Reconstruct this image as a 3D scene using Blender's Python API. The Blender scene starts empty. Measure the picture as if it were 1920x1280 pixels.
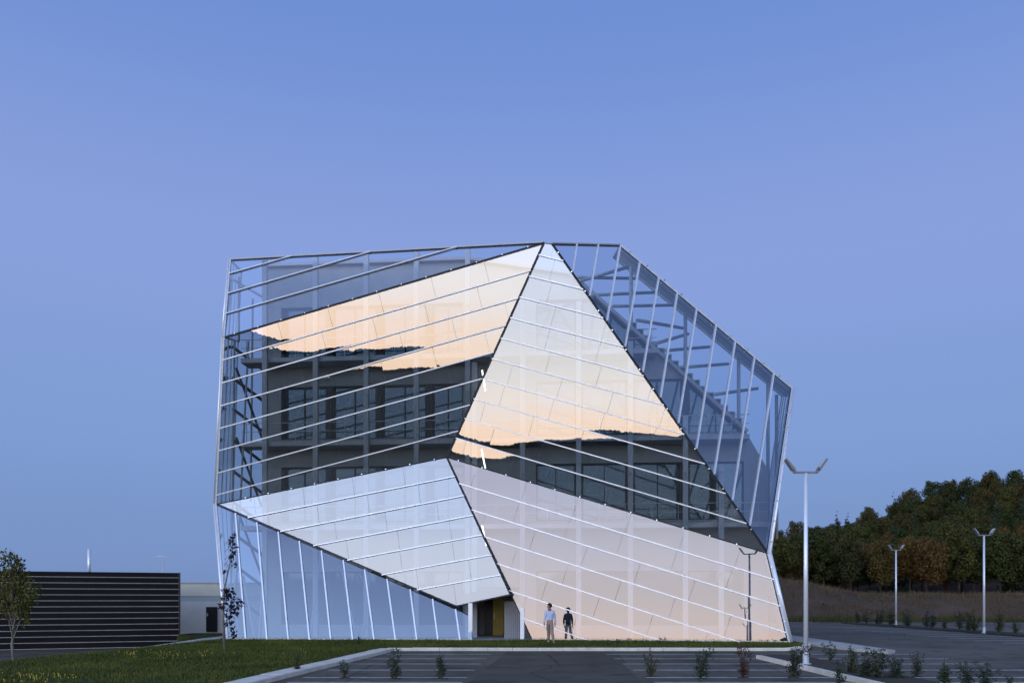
import bpy, math, random
from mathutils import Vector, Matrix, noise

random.seed(7)
R = math.radians
sc = bpy.context.scene
COL = sc.collection

# ------------------------------------------------------------------ camera
F, HZ, EYE = 1600.0, 1123.0, 2.1          # focal length in pixels of a 1920 px wide frame, horizon row, eye height
cam_data = bpy.data.cameras.new('camera')
cam = bpy.data.objects.new('camera', cam_data)
COL.objects.link(cam)
cam.location = (0, 0, EYE)
cam.rotation_euler = (R(90), 0, 0)
cam_data.sensor_width = 36.0
cam_data.lens = 36.0 * F / 1920.0
cam_data.shift_y = (HZ - 640.0) / 1920.0   # a level shift lens: verticals stay upright
cam_data.clip_start = 0.1
cam_data.clip_end = 6000
sc.camera = cam

# ------------------------------------------------------------------ dusk sky
SUN_AZ = R(-30)                            # where the sun has set: behind the camera and to its left
SUNV = Vector((math.sin(SUN_AZ), -math.cos(SUN_AZ), 0))
world = bpy.data.worlds.new('World')
sc.world = world
world.use_nodes = True
wn, wl = world.node_tree.nodes, world.node_tree.links
wn.clear()
wout = wn.new('ShaderNodeOutputWorld')
sky = wn.new('ShaderNodeTexSky')
sky.sky_type = 'NISHITA'
sky.sun_disc = False
sky.sun_elevation = R(0.5)
sky.sun_rotation = math.atan2(SUNV.x, SUNV.y)
sky.ozone_density = 4.0
bg1 = wn.new('ShaderNodeBackground')
bg1.inputs[1].default_value = 0.05
wl.new(sky.outputs[0], bg1.inputs[0])
tc = wn.new('ShaderNodeTexCoord')
sep = wn.new('ShaderNodeSeparateXYZ')
wl.new(tc.outputs['Generated'], sep.inputs[0])
asin = wn.new('ShaderNodeMath'); asin.operation = 'ARCSINE'
wl.new(sep.outputs['Z'], asin.inputs[0])
elev = wn.new('ShaderNodeMath'); elev.operation = 'DIVIDE'; elev.inputs[1].default_value = math.pi / 2
wl.new(asin.outputs[0], elev.inputs[0])


def ramp(stops):
    n = wn.new('ShaderNodeValToRGB')
    el = n.color_ramp.elements
    while len(el) > 1:
        el.remove(el[-1])
    for i, (deg, c) in enumerate(stops):
        e = el[0] if i == 0 else el.new(deg / 90.0)
        e.position = deg / 90.0
        e.color = (c[0], c[1], c[2], 1)
    n.color_ramp.interpolation = 'EASE'
    wl.new(elev.outputs[0], n.inputs[0])
    return n


away = ramp([(0, (.172, .275, .525)), (4, (.184, .290, .565)), (11, (.212, .325, .63)), (21, (.245, .343, .685)),
             (36, (.155, .268, .63)), (60, (.15, .24, .54)), (90, (.20, .26, .48))])
west = ramp([(0, (3.38, 2.45, 1.73)), (1.5, (3.37, 2.66, 2.07)), (3.2, (3.08, 2.83, 2.63)), (5.5, (2.74, 2.7, 2.7)), (9, (2.36, 2.47, 2.72)), (13, (2.11, 2.29, 2.77)), (19, (1.76, 2.11, 2.95)), (27, (1.19, 1.62, 2.63)), (35, (0.79, 1.19, 2.12)), (46, (0.4, 0.59, 1.19)), (62, (0.24, 0.33, 0.64)), (90, (0.19, 0.26, 0.5))])
dot = wn.new('ShaderNodeVectorMath'); dot.operation = 'DOT_PRODUCT'
flat = wn.new('ShaderNodeVectorMath'); flat.operation = 'MULTIPLY'; flat.inputs[1].default_value = (1, 1, 0)
nor = wn.new('ShaderNodeVectorMath'); nor.operation = 'NORMALIZE'
wl.new(tc.outputs['Generated'], flat.inputs[0])
wl.new(flat.outputs[0], nor.inputs[0])
wl.new(nor.outputs[0], dot.inputs[0])
dot.inputs[1].default_value = SUNV
mr = wn.new('ShaderNodeMapRange'); mr.interpolation_type = 'SMOOTHSTEP'
mr.inputs[1].default_value = -0.15
mr.inputs[2].default_value = 1.0
wl.new(dot.outputs['Value'], mr.inputs[0])
mix = wn.new('ShaderNodeMixRGB')
wl.new(mr.outputs[0], mix.inputs[0])
wl.new(away.outputs[0], mix.inputs[1])
wl.new(west.outputs[0], mix.inputs[2])
bg2 = wn.new('ShaderNodeBackground')
bg2.inputs[1].default_value = 1.0
wl.new(mix.outputs[0], bg2.inputs[0])
add = wn.new('ShaderNodeAddShader')
wl.new(bg1.outputs[0], add.inputs[0])
wl.new(bg2.outputs[0], add.inputs[1])
wl.new(add.outputs[0], wout.inputs[0])

sc.view_settings.view_transform = 'Standard'
sc.view_settings.look = 'None'
sc.view_settings.gamma = 1.0
sc.view_settings.exposure = 0.0
sc.view_settings.use_curve_mapping = False
sc.cycles.max_bounces = 8
sc.cycles.transparent_max_bounces = 24
sc.cycles.use_denoising = True
sc.cycles.caustics_reflective = False
sc.cycles.sample_clamp_indirect = 4.0


# ------------------------------------------------------------------ helpers
def ray(u, v):
    return Vector(((u - 960) / F, 1.0, (HZ - v) / F))


def at(u, v, Y):
    return Vector((0, 0, EYE)) + ray(u, v) * Y


def on(u, v, q, n):
    d = ray(u, v)
    return Vector((0, 0, EYE)) + d * (((q - Vector((0, 0, EYE))).dot(n)) / d.dot(n))


def gp(u, v, z=0.0):
    return at(u, v, (EYE - z) * F / (v - HZ))


def normal(a, b, c):
    n = (b - a).cross(c - a).normalized()
    return -n if n.y > 0 else n


MATS = {}


def material(name, color, rough=0.7, spec=0.3, metal=0.0, var=0.0, scale=4.0, col2=None, detail=4, bump=0.0, bscale=None,
             rnd=None, stretch=None, sheen=None):
    m = bpy.data.materials.new(name)
    m.use_nodes = True
    nt = m.node_tree
    b = nt.nodes['Principled BSDF']
    b.inputs['Roughness'].default_value = rough
    b.inputs['Metallic'].default_value = metal
    b.inputs['Specular IOR Level'].default_value = spec
    out = None
    if var or col2 or bump:
        t = nt.nodes.new('ShaderNodeTexCoord')
        mp = nt.nodes.new('ShaderNodeMapping')
        nt.links.new(t.outputs['Object'], mp.inputs[0])
        if stretch:
            mp.inputs['Scale'].default_value = stretch
        nz = nt.nodes.new('ShaderNodeTexNoise')
        nz.inputs['Scale'].default_value = scale
        nz.inputs['Detail'].default_value = detail
        nz.inputs['Roughness'].default_value = 0.65
        nt.links.new(mp.outputs[0], nz.inputs[0])
        cr = nt.nodes.new('ShaderNodeValToRGB')
        c2 = col2 or [c * (1 + var) for c in color]
        c1 = color if col2 else [c * (1 - var) for c in color]
        cr.color_ramp.elements[0].position = 0.32
        cr.color_ramp.elements[1].position = 0.68
        cr.color_ramp.elements[0].color = (*c1, 1)
        cr.color_ramp.elements[1].color = (*c2, 1)
        nt.links.new(nz.outputs['Fac'], cr.inputs[0])
        out = cr.outputs[0]
        if bump:
            n2 = nt.nodes.new('ShaderNodeTexNoise')
            n2.inputs['Scale'].default_value = bscale or scale * 6
            n2.inputs['Detail'].default_value = 5
            nt.links.new(mp.outputs[0], n2.inputs[0])
            bp = nt.nodes.new('ShaderNodeBump')
            bp.inputs['Strength'].default_value = 0.8
            bp.inputs['Distance'].default_value = bump
            nt.links.new(n2.outputs['Fac'], bp.inputs['Height'])
            nt.links.new(bp.outputs[0], b.inputs['Normal'])
    if rnd:
        oi = nt.nodes.new('ShaderNodeObjectInfo')
        r = nt.nodes.new('ShaderNodeValToRGB')
        els = r.color_ramp.elements
        els.remove(els[1])
        for i, c in enumerate(rnd):
            p = i / max(1, len(rnd) - 1)
            e = els[0] if i == 0 else els.new(p)
            e.position = p
            e.color = (*c, 1)
        nt.links.new(oi.outputs['Random'], r.inputs[0])
        if out is not None:
            mx = nt.nodes.new('ShaderNodeMixRGB')
            mx.blend_type = 'MULTIPLY'
            mx.inputs[0].default_value = 1
            nt.links.new(out, mx.inputs[1])
            nt.links.new(r.outputs[0], mx.inputs[2])
            out = mx.outputs[0]
        else:
            out = r.outputs[0]
    if out is not None:
        nt.links.new(out, b.inputs['Base Color'])
    else:
        b.inputs['Base Color'].default_value = (*color, 1)
    MATS[name] = m
    return m


def glass_material(name, refl, tint, wave=0.00012, rough=0.0, rtint=(1, 1, 1)):
    """coated facade glass: part mirror, part see-through, with a faint roller wave"""
    m = bpy.data.materials.new(name)
    m.use_nodes = True
    nt = m.node_tree
    nt.nodes.clear()
    o = nt.nodes.new('ShaderNodeOutputMaterial')
    g = nt.nodes.new('ShaderNodeBsdfGlossy')
    g.inputs['Roughness'].default_value = rough
    g.inputs['Color'].default_value = (*rtint, 1)
    t = nt.nodes.new('ShaderNodeBsdfTransparent')
    t.inputs[0].default_value = (*tint, 1)
    fr = nt.nodes.new('ShaderNodeLayerWeight')
    fr.inputs[0].default_value = 0.25
    mr_ = nt.nodes.new('ShaderNodeMapRange')
    mr_.inputs[3].default_value = refl
    mr_.inputs[4].default_value = 0.97
    nt.links.new(fr.outputs['Fresnel'], mr_.inputs[0])
    mx = nt.nodes.new('ShaderNodeMixShader')
    nt.links.new(mr_.outputs[0], mx.inputs[0])
    nt.links.new(t.outputs[0], mx.inputs[1])
    nt.links.new(g.outputs[0], mx.inputs[2])
    nt.links.new(mx.outputs[0], o.inputs[0])
    if wave:
        tcn = nt.nodes.new('ShaderNodeTexCoord')
        nz = nt.nodes.new('ShaderNodeTexNoise')
        nz.inputs['Scale'].default_value = 0.9
        nz.inputs['Detail'].default_value = 1
        nt.links.new(tcn.outputs['Object'], nz.inputs[0])
        bp = nt.nodes.new('ShaderNodeBump')
        bp.inputs['Strength'].default_value = 1
        bp.inputs['Distance'].default_value = wave
        nt.links.new(nz.outputs['Fac'], bp.inputs['Height'])
        nt.links.new(bp.outputs[0], g.inputs['Normal'])
    MATS[name] = m
    return m


def clear_material(name, tint):
    m = bpy.data.materials.new(name)
    m.use_nodes = True
    nt = m.node_tree
    nt.nodes.clear()
    o = nt.nodes.new('ShaderNodeOutputMaterial')
    t = nt.nodes.new('ShaderNodeBsdfTransparent')
    t.inputs[0].default_value = (*tint, 1)
    nt.links.new(t.outputs[0], o.inputs[0])
    MATS[name] = m
    return m


def emission_material(name, color, strength):
    m = bpy.data.materials.new(name)
    m.use_nodes = True
    nt = m.node_tree
    nt.nodes.clear()
    o = nt.nodes.new('ShaderNodeOutputMaterial')
    e = nt.nodes.new('ShaderNodeEmission')
    e.inputs[0].default_value = (*color, 1)
    e.inputs[1].default_value = strength
    nt.links.new(e.outputs[0], o.inputs[0])
    MATS[name] = m
    return m


ORG = {}


def tag(o, label=None, category=None, group=None, kind=None):
    if label:
        o['label'] = label
    if category:
        o['category'] = category
    if group:
        o['group'] = group
    if kind:
        o['kind'] = kind
    return o


def empty(name, loc, label=None, category=None, group=None):
    o = bpy.data.objects.new(name, None)
    COL.objects.link(o)
    o.location = loc
    o.empty_display_size = 0.3
    ORG[o] = Vector(loc)
    return tag(o, label, category, group)


class MB:
    """collects shapes (in world coordinates) into one mesh"""

    def __init__(self):
        self.v, self.f, self.mi = [], [], []

    def poly(self, pts, mi=0):
        k = len(self.v)
        self.v += [Vector(p) for p in pts]
        self.f.append(list(range(k, k + len(pts))))
        self.mi.append(mi)

    def hexa(self, p8, mi=0):
        k = len(self.v)
        self.v += [Vector(p) for p in p8]
        for q in ((3, 2, 1, 0), (4, 5, 6, 7), (0, 1, 5, 4), (1, 2, 6, 5), (2, 3, 7, 6), (3, 0, 4, 7)):
            self.f.append([k + i for i in q])
            self.mi.append(mi)

    def box(self, a, b, mi=0):
        (x0, y0, z0), (x1, y1, z1) = a, b
        self.hexa([(x0, y0, z0), (x1, y0, z0), (x1, y1, z0), (x0, y1, z0), (x0, y0, z1), (x1, y0, z1), (x1, y1, z1), (x0, y1, z1)], mi)

    def bar(self, p, q, w, d, side=None, mi=0, w2=None, d2=None):
        """a bar from p to q; w across `side`, d across the third axis"""
        p, q = Vector(p), Vector(q)
        t = (q - p).normalized()
        if side is None:
            side = Vector((1, 0, 0)) if abs(t.x) < 0.8 else Vector((0, 0, 1))
        s = (side - t * side.dot(t)).normalized()
        n = t.cross(s)
        w2 = w if w2 is None else w2
        d2 = d if d2 is None else d2
        pts = []
        for c, ww, dd in ((p, w, d), (q, w2, d2)):
            for a, b in ((-1, -1), (1, -1), (1, 1), (-1, 1)):
                pts.append(c + s * (a * ww / 2) + n * (b * dd / 2))
        self.hexa(pts, mi)

    def tube(self, pts, rads, seg=8, mi=0, cap=True):
        pts = [Vector(p) for p in pts]
        rings = []
        for i, p in enumerate(pts):
            t = (pts[min(i + 1, len(pts) - 1)] - pts[max(i - 1, 0)]).normalized()
            s = Vector((1, 0, 0)) if abs(t.x) < 0.8 else Vector((0, 1, 0))
            s = (s - t * s.dot(t)).normalized()
            n = t.cross(s)
            r = rads[i] if isinstance(rads, (list, tuple)) else rads
            k = len(self.v)
            for j in range(seg):
                a = 2 * math.pi * j / seg
                self.v.append(p + s * (math.cos(a) * r) + n * (math.sin(a) * r))
            rings.append(k)
        for a, b in zip(rings, rings[1:]):
            for j in range(seg):
                j2 = (j + 1) % seg
                self.f.append([a + j, a + j2, b + j2, b + j])
                self.mi.append(mi)
        if cap:
            self.f.append([rings[0] + j for j in range(seg)][::-1]); self.mi.append(mi)
            self.f.append([rings[-1] + j for j in range(seg)]); self.mi.append(mi)

    def prism(self, pts, off, mi_front=0, mi_rest=0):
        """front polygon pts, extruded by off"""
        n = len(pts)
        k = len(self.v)
        self.v += [Vector(p) for p in pts] + [Vector(p) + off for p in pts]
        self.f.append(list(range(k, k + n))); self.mi.append(mi_front)
        self.f.append(list(range(k + n, k + 2 * n))[::-1]); self.mi.append(mi_rest)
        for i in range(n):
            j = (i + 1) % n
            self.f.append([k + j, k + i, k + n + i, k + n + j]); self.mi.append(mi_rest)

    def build(self, name, mats, parent=None, smooth=False, origin=None):
        me = bpy.data.meshes.new(name)
        org = ORG[parent] if parent is not None else (Vector(origin) if origin is not None else Vector((0, 0, 0)))
        me.from_pydata([tuple(p - org) for p in self.v], [], self.f)
        mats = mats if isinstance(mats, (list, tuple)) else [mats]
        for m in mats:
            me.materials.append(MATS[m] if isinstance(m, str) else m)
        if any(self.mi):
            me.polygons.foreach_set('material_index', self.mi)
        if smooth:
            me.polygons.foreach_set('use_smooth', [True] * len(me.polygons))
        o = bpy.data.objects.new(name, me)
        COL.objects.link(o)
        if parent is not None:
            o.parent = parent
        elif origin is not None:
            o.location = org
        ORG[o] = org
        return o


def copy_tree(o, parent=None):
    c = o.copy()
    COL.objects.link(c)
    c.parent = parent
    for ch in o.children:
        copy_tree(ch, c)
    return c


def clip(poly, p, n):
    """keep the part of a 2-D convex polygon where (x-p).n >= 0"""
    out = []
    for i in range(len(poly)):
        a, b = poly[i], poly[(i + 1) % len(poly)]
        da, db = (a - p).dot(n), (b - p).dot(n)
        if da >= 0:
            out.append(a)
        if (da >= 0) != (db >= 0):
            out.append(a + (b - a) * (da / (da - db)))
    return out


def area(poly):
    return abs(sum(poly[i].x * poly[(i + 1) % len(poly)].y - poly[(i + 1) % len(poly)].x * poly[i].y for i in range(len(poly)))) / 2


# ------------------------------------------------------------------ materials
material('grass_soil', (.040, .047, .012), .95, .1, var=.45, scale=.35, bump=.03, bscale=18)
material('grass_blade', (.040, .056, .010), .8, .15, var=.5, scale=.33, col2=(.118, .126, .022))
material('flower', (.60, .48, .06), .8)
material('far_ground', (.030, .032, .018), .95, .1, var=.4, scale=.02)
material('asphalt', (.112, .094, .066), .80, .25, var=.38, scale=.22, detail=12, bump=.004, bscale=60)
material('asphalt_old', (.092, .079, .058), .85, .2, var=.25, scale=.5, detail=9, bump=.004, bscale=60)
material('line_paint', (.80, .77, .70), .75, .2, col2=(.38, .36, .32), scale=5, detail=8)
material('kerb_concrete', (.66, .60, .50), .85, .2, var=.18, scale=1.6, detail=8, bump=.004)
material('paving', (.42, .40, .36), .85, .2, var=.15, scale=1.2, detail=8)
material('white_steel', (.84, .85, .87), .34, .5, metal=.35, var=.04, scale=2)
material('galvanised', (.55, .57, .60), .45, .5, metal=.3, var=.12, scale=5)
material('column_steel', (.46, .47, .49), .5, .4, var=.05, scale=2)
material('dark_gasket', (.018, .020, .024), .5, .3)
material('bolt_steel', (.80, .82, .84), .25, .5, metal=.8)
material('inner_wall', (.34, .335, .33), .85, .2, var=.10, scale=.9, detail=6)
material('inner_wall_light', (.44, .44, .45), .85, .2, var=.08, scale=.9, detail=6)
material('slab', (.48, .48, .49), .8, .2, var=.1, scale=1.5)
material('window_frame', (.016, .017, .020), .5, .4)
material('yellow_door', (.33, .23, .035), .5, .3, var=.12, scale=2)
material('door_dark', (.012, .012, .014), .4, .4)
material('slat_dark', (.007, .006, .007), .6, .12, var=.25, scale=1.3, stretch=(.2, 1, 3))
material('slat_pale', (.38, .36, .34), .6, .3, var=.15, scale=1.5)
material('render_wall', (.66, .66, .62), .9, .1, var=.08, scale=1.1)
material('wall_band', (.42, .46, .47), .8, .2, var=.06, scale=1.1)
material('render_ochre', (.66, .63, .52), .9, .1, var=.08, scale=1.1)
material('bark', (.060, .045, .035), .9, .1, var=.4, scale=6, stretch=(1, 1, .3))
material('bark_pale', (.22, .19, .16), .85, .15, var=.3, scale=7, stretch=(1, 1, .3))
material('leaf_hill', (.55, .60, .55), .8, .1, var=.35, scale=1.2,
         rnd=[(.105, .110, .032), (.064, .082, .028), (.150, .130, .036), (.085, .096, .030), (.140, .100, .036), (.074, .080, .032)])
material('leaf_autumn', (.60, .60, .60), .8, .1, var=.35, scale=1.2,
         rnd=[(.200, .105, .036), (.150, .110, .030), (.230, .135, .034), (.170, .085, .040), (.190, .130, .034)])
material('leaf_pine', (.040, .056, .030), .8, .1, var=.4, scale=1.3)
material('leaf_lawn_tree', (.055, .066, .012), .7, .15, var=.5, scale=2.2, col2=(.115, .098, .022))
material('leaf_purple', (.030, .018, .026), .6, .2, var=.4, scale=3)
material('leaf_shrub', (.045, .060, .034), .7, .2, var=.4, scale=5, rnd=None)
material('leaf_shrub_red', (.080, .034, .028), .7, .2, var=.4, scale=5)
material('leaf_shrub_olive', (.060, .066, .024), .7, .2, var=.4, scale=5)
material('mulch', (.078, .067, .050), .95, .1, var=.4, scale=9, bump=.02)
material('bank_soil', (.060, .050, .034), .95, .1, col2=(.125, .078, .054), scale=.30, detail=9, bump=.10, bscale=1.2)
material('bank_grass', (.115, .100, .050), .9, .1, var=.5, scale=.25, col2=(.160, .085, .058))
material('bank_scrub', (.060, .066, .024), .9, .1, var=.5, scale=.4, col2=(.095, .090, .034))
material('ridge_wood', (.014, .018, .012), .95, .05, var=.3, scale=.02)
material('skin', (.36, .21, .15), .55, .35, var=.06, scale=12)
material('hair', (.020, .012, .009), .6, .3)
material('shirt', (.52, .56, .70), .85, .2, var=.10, scale=7, bump=.006, bscale=14)
material('trousers', (.30, .215, .175), .9, .15, var=.12, scale=6, bump=.006, bscale=12)
material('shoe', (.32, .28, .25), .7, .25)
material('lamp_head', (.20, .21, .22), .5, .4, var=.1, scale=6)
material('lamp_lens', (.50, .52, .54), .25, .5)
glass_material('coated_glass', .225, (.70, .765, .81))
glass_material('upper_glass', .20, (.82, .88, .94))
glass_material('clearer_glass', .162, (.80, .79, .83), rtint=(.99, .93, .99))
clear_material('clear_glass', (.94, .955, .96))
glass_material('side_glass', .16, (.86, .89, .91), wave=0)


def window_glass(name):
    m = bpy.data.materials.new(name)
    m.use_nodes = True
    nt = m.node_tree
    b = nt.nodes['Principled BSDF']
    b.inputs['Base Color'].default_value = (.020, .032, .042, 1)
    b.inputs['Specular Tint'].default_value = (.62, .80, 1.0, 1)
    b.inputs['Roughness'].default_value = .04
    b.inputs['Specular IOR Level'].default_value = .8
    b.inputs['IOR'].default_value = 1.62
    MATS[name] = m


window_glass('window_glass')
emission_material('tube_light', (1.0, .97, .84), 5.0)
emission_material('small_lamp', (1.0, .55, .25), 2.5)


def wear(name, dark=.55):
    """oil stains, sealed cracks and repaired patches multiplied over a paving colour"""
    nt = MATS[name].node_tree
    b = nt.nodes['Principled BSDF']
    src = b.inputs['Base Color'].links[0].from_socket
    t = nt.nodes.new('ShaderNodeTexCoord')
    st = nt.nodes.new('ShaderNodeTexNoise')
    st.inputs['Scale'].default_value = .9
    st.inputs['Detail'].default_value = 6
    nt.links.new(t.outputs['Object'], st.inputs[0])
    r1 = nt.nodes.new('ShaderNodeValToRGB')
    r1.color_ramp.elements[0].position = .34
    r1.color_ramp.elements[0].color = (dark, dark, dark, 1)
    r1.color_ramp.elements[1].position = .46
    nt.links.new(st.outputs['Fac'], r1.inputs[0])
    wv = nt.nodes.new('ShaderNodeTexNoise')
    wv.inputs['Scale'].default_value = .7
    nt.links.new(t.outputs['Object'], wv.inputs[0])
    mixv = nt.nodes.new('ShaderNodeMixRGB')
    mixv.inputs[0].default_value = .12
    nt.links.new(t.outputs['Object'], mixv.inputs[1])
    nt.links.new(wv.outputs['Color'], mixv.inputs[2])
    vo = nt.nodes.new('ShaderNodeTexVoronoi')
    vo.feature = 'DISTANCE_TO_EDGE'
    vo.inputs['Scale'].default_value = .28
    nt.links.new(mixv.outputs[0], vo.inputs[0])
    r2 = nt.nodes.new('ShaderNodeValToRGB')
    r2.color_ramp.elements[0].position = .004
    r2.color_ramp.elements[0].color = (.5, .5, .5, 1)
    r2.color_ramp.elements[1].position = .012
    nt.links.new(vo.outputs['Distance'], r2.inputs[0])
    m1 = nt.nodes.new('ShaderNodeMixRGB'); m1.blend_type = 'MULTIPLY'; m1.inputs[0].default_value = 1
    m2 = nt.nodes.new('ShaderNodeMixRGB'); m2.blend_type = 'MULTIPLY'; m2.inputs[0].default_value = 1
    nt.links.new(src, m1.inputs[1]); nt.links.new(r1.outputs[0], m1.inputs[2])
    nt.links.new(m1.outputs[0], m2.inputs[1]); nt.links.new(r2.outputs[0], m2.inputs[2])
    nt.links.new(m2.outputs[0], b.inputs['Base Color'])


wear('asphalt', .62)
wear('asphalt_old', .70)

# ------------------------------------------------------------------ ground, car park, lawn, kerbs
def sheet(name, pts, z, m, kind='structure', parent=None):
    b = MB()
    b.poly([(p[0], p[1], z) for p in pts])
    o = b.build(name, m)
    tag(o, kind=kind)
    return o


def slab(name, pts, z0, z1, m):
    b = MB()
    p = [Vector((q[0], q[1], z1)) for q in pts]
    # keep counter-clockwise seen from above
    if sum(p[i].x * p[(i + 1) % len(p)].y - p[(i + 1) % len(p)].x * p[i].y for i in range(len(p))) < 0:
        p.reverse()
    b.prism(p, Vector((0, 0, z0 - z1)))
    o = b.build(name, m)
    tag(o, kind='structure')
    return o


sheet('ground', [(-2500, -2500), (2500, -2500), (2500, 2500), (-2500, 2500)], -.85, 'far_ground')
slab('car_park', [(-14, -60), (62, -60), (62, 82), (14, 82), (14, 42), (-14, 42)], -.9, 0, 'asphalt')
sheet('lane', [(-60, -20), (-13, -20), (-13, 70), (-60, 70)], -.62, 'asphalt_old')
sheet('car_park_apron', [(-1.2, 20), (3.2, 20), (4.0, 34.4), (-.2, 34.4)], .004, 'asphalt_old')

KERB_Z = .13
# lawn on the left running on as the strip in front of the glass facade
k0 = Vector((-5.3, 35.1))
lawn_pts = [(-16.6, 6), (-7.6, 6), (-6.75, 21.4), (-5.3, 35.1), (11.3, 35.1), (12.3, 36.3), (13.4, 39.0), (13.2, 41.5), (1, 44.5), (-13.5, 44.5), (-14.6, 44.0),
            (-15.4, 34.4), (-16.6, 28)]
slab('lawn', lawn_pts, -.86, .11, 'grass_soil')


def kerb(name, line, w, zt, step=1.0):
    """a run of separate kerb stones on a bed; line runs with the stones to its right"""
    bed = MB()
    for p, q in zip(line, line[1:]):
        bed.bar(Vector((*p, -.05)), Vector((*q, -.05)), w * .9, .12, Vector((q[1] - p[1], p[0] - q[0], 0)))
    root = bed.build(name, 'mulch')
    tag(root, kind='structure')
    rk = random.Random(len(line) + int(w * 100))
    for p, q in zip(line, line[1:]):
        p, q = Vector((*p, 0)), Vector((*q, 0))
        L = (q - p).length
        n = max(1, round(L / step))
        t = (q - p) / L
        sd = Vector((t.y, -t.x, 0))
        for i in range(n):
            a, b_ = p + t * (L * i / n + .006), p + t * (L * (i + 1) / n - .006)
            h = zt + rk.gauss(0, .004)
            off = sd * rk.gauss(0, .006)
            m = MB()
            pts = []
            for e in (a, b_):
                for (x_, z_) in ((-w / 2, -.03), (w / 2, -.03), (w / 2, h - .025), (w / 2 - .025, h), (-w / 2, h)):
                    pts.append(e + off + sd * x_ + UPV * z_)
            k_ = len(m.v)
            m.v += pts
            m.f += [[0, 1, 2, 3, 4], [9, 8, 7, 6, 5]] + [[j, 5 + j, 5 + (j + 1) % 5, (j + 1) % 5] for j in range(5)]
            m.f = [f_[::-1] for f_ in m.f]
            m.mi += [0] * 7
            m.build('kerb_stone', 'kerb_concrete', root)


UPV = Vector((0, 0, 1))
kerb('kerb_side', [(-7.3, 6), (-6.45, 21.4), (-5.05, 34.6)], .58, KERB_Z)
kerb('kerb_front', [(-5.1, 34.95), (11.3, 34.95), (12.45, 36.2), (13.5, 39.0)], .30, KERB_Z - .006)
# entrance pavement and the pale path round the right flank
slab('entrance_path', [(-2.15, 41.6), (1.45, 41.6), (1.5, 47.5), (-2.2, 47.5)], -.04, .118, 'paving')
slab('pavement', [(13.2, 41.5), (13.45, 39.0), (13.9, 34.6), (14.5, 32.9), (15.0, 33.4), (15.5, 48), (15.2, 60), (13.6, 60)], -.04, .12, 'paving')
slab('courtyard', [(-14.4, 44.5), (1, 44.5), (13.2, 41.5), (13.6, 60), (-14.2, 60)], -.86, .06, 'paving')
slab('footpath', [(-15.5, 34.4), (-14.7, 44.0), (-14.2, 52), (-15.6, 52), (-15.9, 44)], -.86, .10, 'paving')
slab('verge', [(-15.95, 44), (-15.65, 52), (-19.5, 52), (-19.5, 48.9), (-18.2, 48.0)], -.86, .05, 'grass_soil')
# planting island between the two rows of bays
slab('planting_island', [(8.85, 6), (10.35, 6), (10.35, 30.3), (9.9, 31), (9.3, 31), (8.85, 30.3)], -.04, .10, 'mulch')
for nm, xx in (('island_kerb', 8.66),):
    slab(nm, [(xx, 6), (xx + .19, 6), (xx + .19, 30.3), (xx, 30.3)], -.04, .125, 'kerb_concrete')

# bay markings
for i in range(6):
    y = 22.9 + 2.42 * i if i < 5 else 21.55
    for nm, x0, x1 in (('bay_line', -5.6 + (y - 22.9) * .06, -1.2 + (y - 22.9) * .04), ('bay_line', 3.6, 8.6), ('bay_line', 10.6, 15.4)):
        if y > 31.8 and x0 < 0:
            x0 += .2
        sheet(nm, [(x0, y - .075), (x1, y - .075), (x1, y + .075), (x0, y + .075)], .008, 'line_paint')
for i in range(12):
    y = 36 + 2.5 * i
    sheet('bay_line', [(23.6, y - .075), (28.4, y - .075), (28.4, y + .075), (23.6, y + .075)], .008, 'line_paint')
    sheet('bay_line', [(30.6, y - .075), (35.4, y - .075), (35.4, y + .075), (30.6, y + .075)], .008, 'line_paint')
slab('far_island', [(28.6, 20), (30.4, 20), (30.4, 74), (28.6, 74)], -.04, .11, 'mulch')

# grass blades
def in_poly(x, y, pts):
    c = False
    j = len(pts) - 1
    for i in range(len(pts)):
        xi, yi = pts[i][:2]
        xj, yj = pts[j][:2]
        if (yi > y) != (yj > y) and x < (xj - xi) * (y - yi) / (yj - yi) + xi:
            c = not c
        j = i
    return c


rg = random.Random(3)
gb = MB()
path_poly = [(-2.1, 41.5), (1.4, 41.5), (1.55, 48), (-2.25, 48)]
cnt = 0
while cnt < 65000:
    y = 20 + 24.5 * rg.random()
    x = rg.uniform(-16.5, 13.4)
    if not in_poly(x, y, lawn_pts) or in_poly(x, y, path_poly):
        continue
    cnt += 1
    hgt = rg.uniform(.03, .10) * (1.0 + .6 * noise.noise(Vector((x * .6, y * .6, 0))))
    a = rg.uniform(0, 6.283)
    w = rg.uniform(.010, .022)
    dx, dy = math.cos(a) * w, math.sin(a) * w
    lx, ly = rg.gauss(0, .03), rg.gauss(0, .03)
    gb.poly([(x - dx, y - dy, .105), (x + dx, y + dy, .105), (x + lx, y + ly, .11 + hgt)])
tag(gb.build('grass', 'grass_blade'), 'short rough lawn grass beside the car park and along the glass facade', 'grass', kind='stuff')
fb = MB()
for (u, v, su, sv, n) in ((310, 1228, 55, 4, 70), (240, 1226, 12, 3, 14), (60, 1272, 40, 5, 45), (120, 1268, 25, 4, 12), (560, 1222, 20, 4, 6)):
    for i in range(n):
        p = gp(rg.gauss(u, su), min(1290, max(1212, rg.gauss(v, sv))), .11)
        if not in_poly(p.x, p.y, lawn_pts):
            continue
        h = rg.uniform(.03, .09)
        s = rg.uniform(.008, .018)
        fb.bar((p.x, p.y, .1), (p.x, p.y, .1 + h), .006, .006)
        fb.prism([Vector((p.x + s * math.cos(k * 1.047), p.y + s * math.sin(k * 1.047), .1 + h + .018)) for k in range(6)], Vector((0, 0, -.018)))
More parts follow.
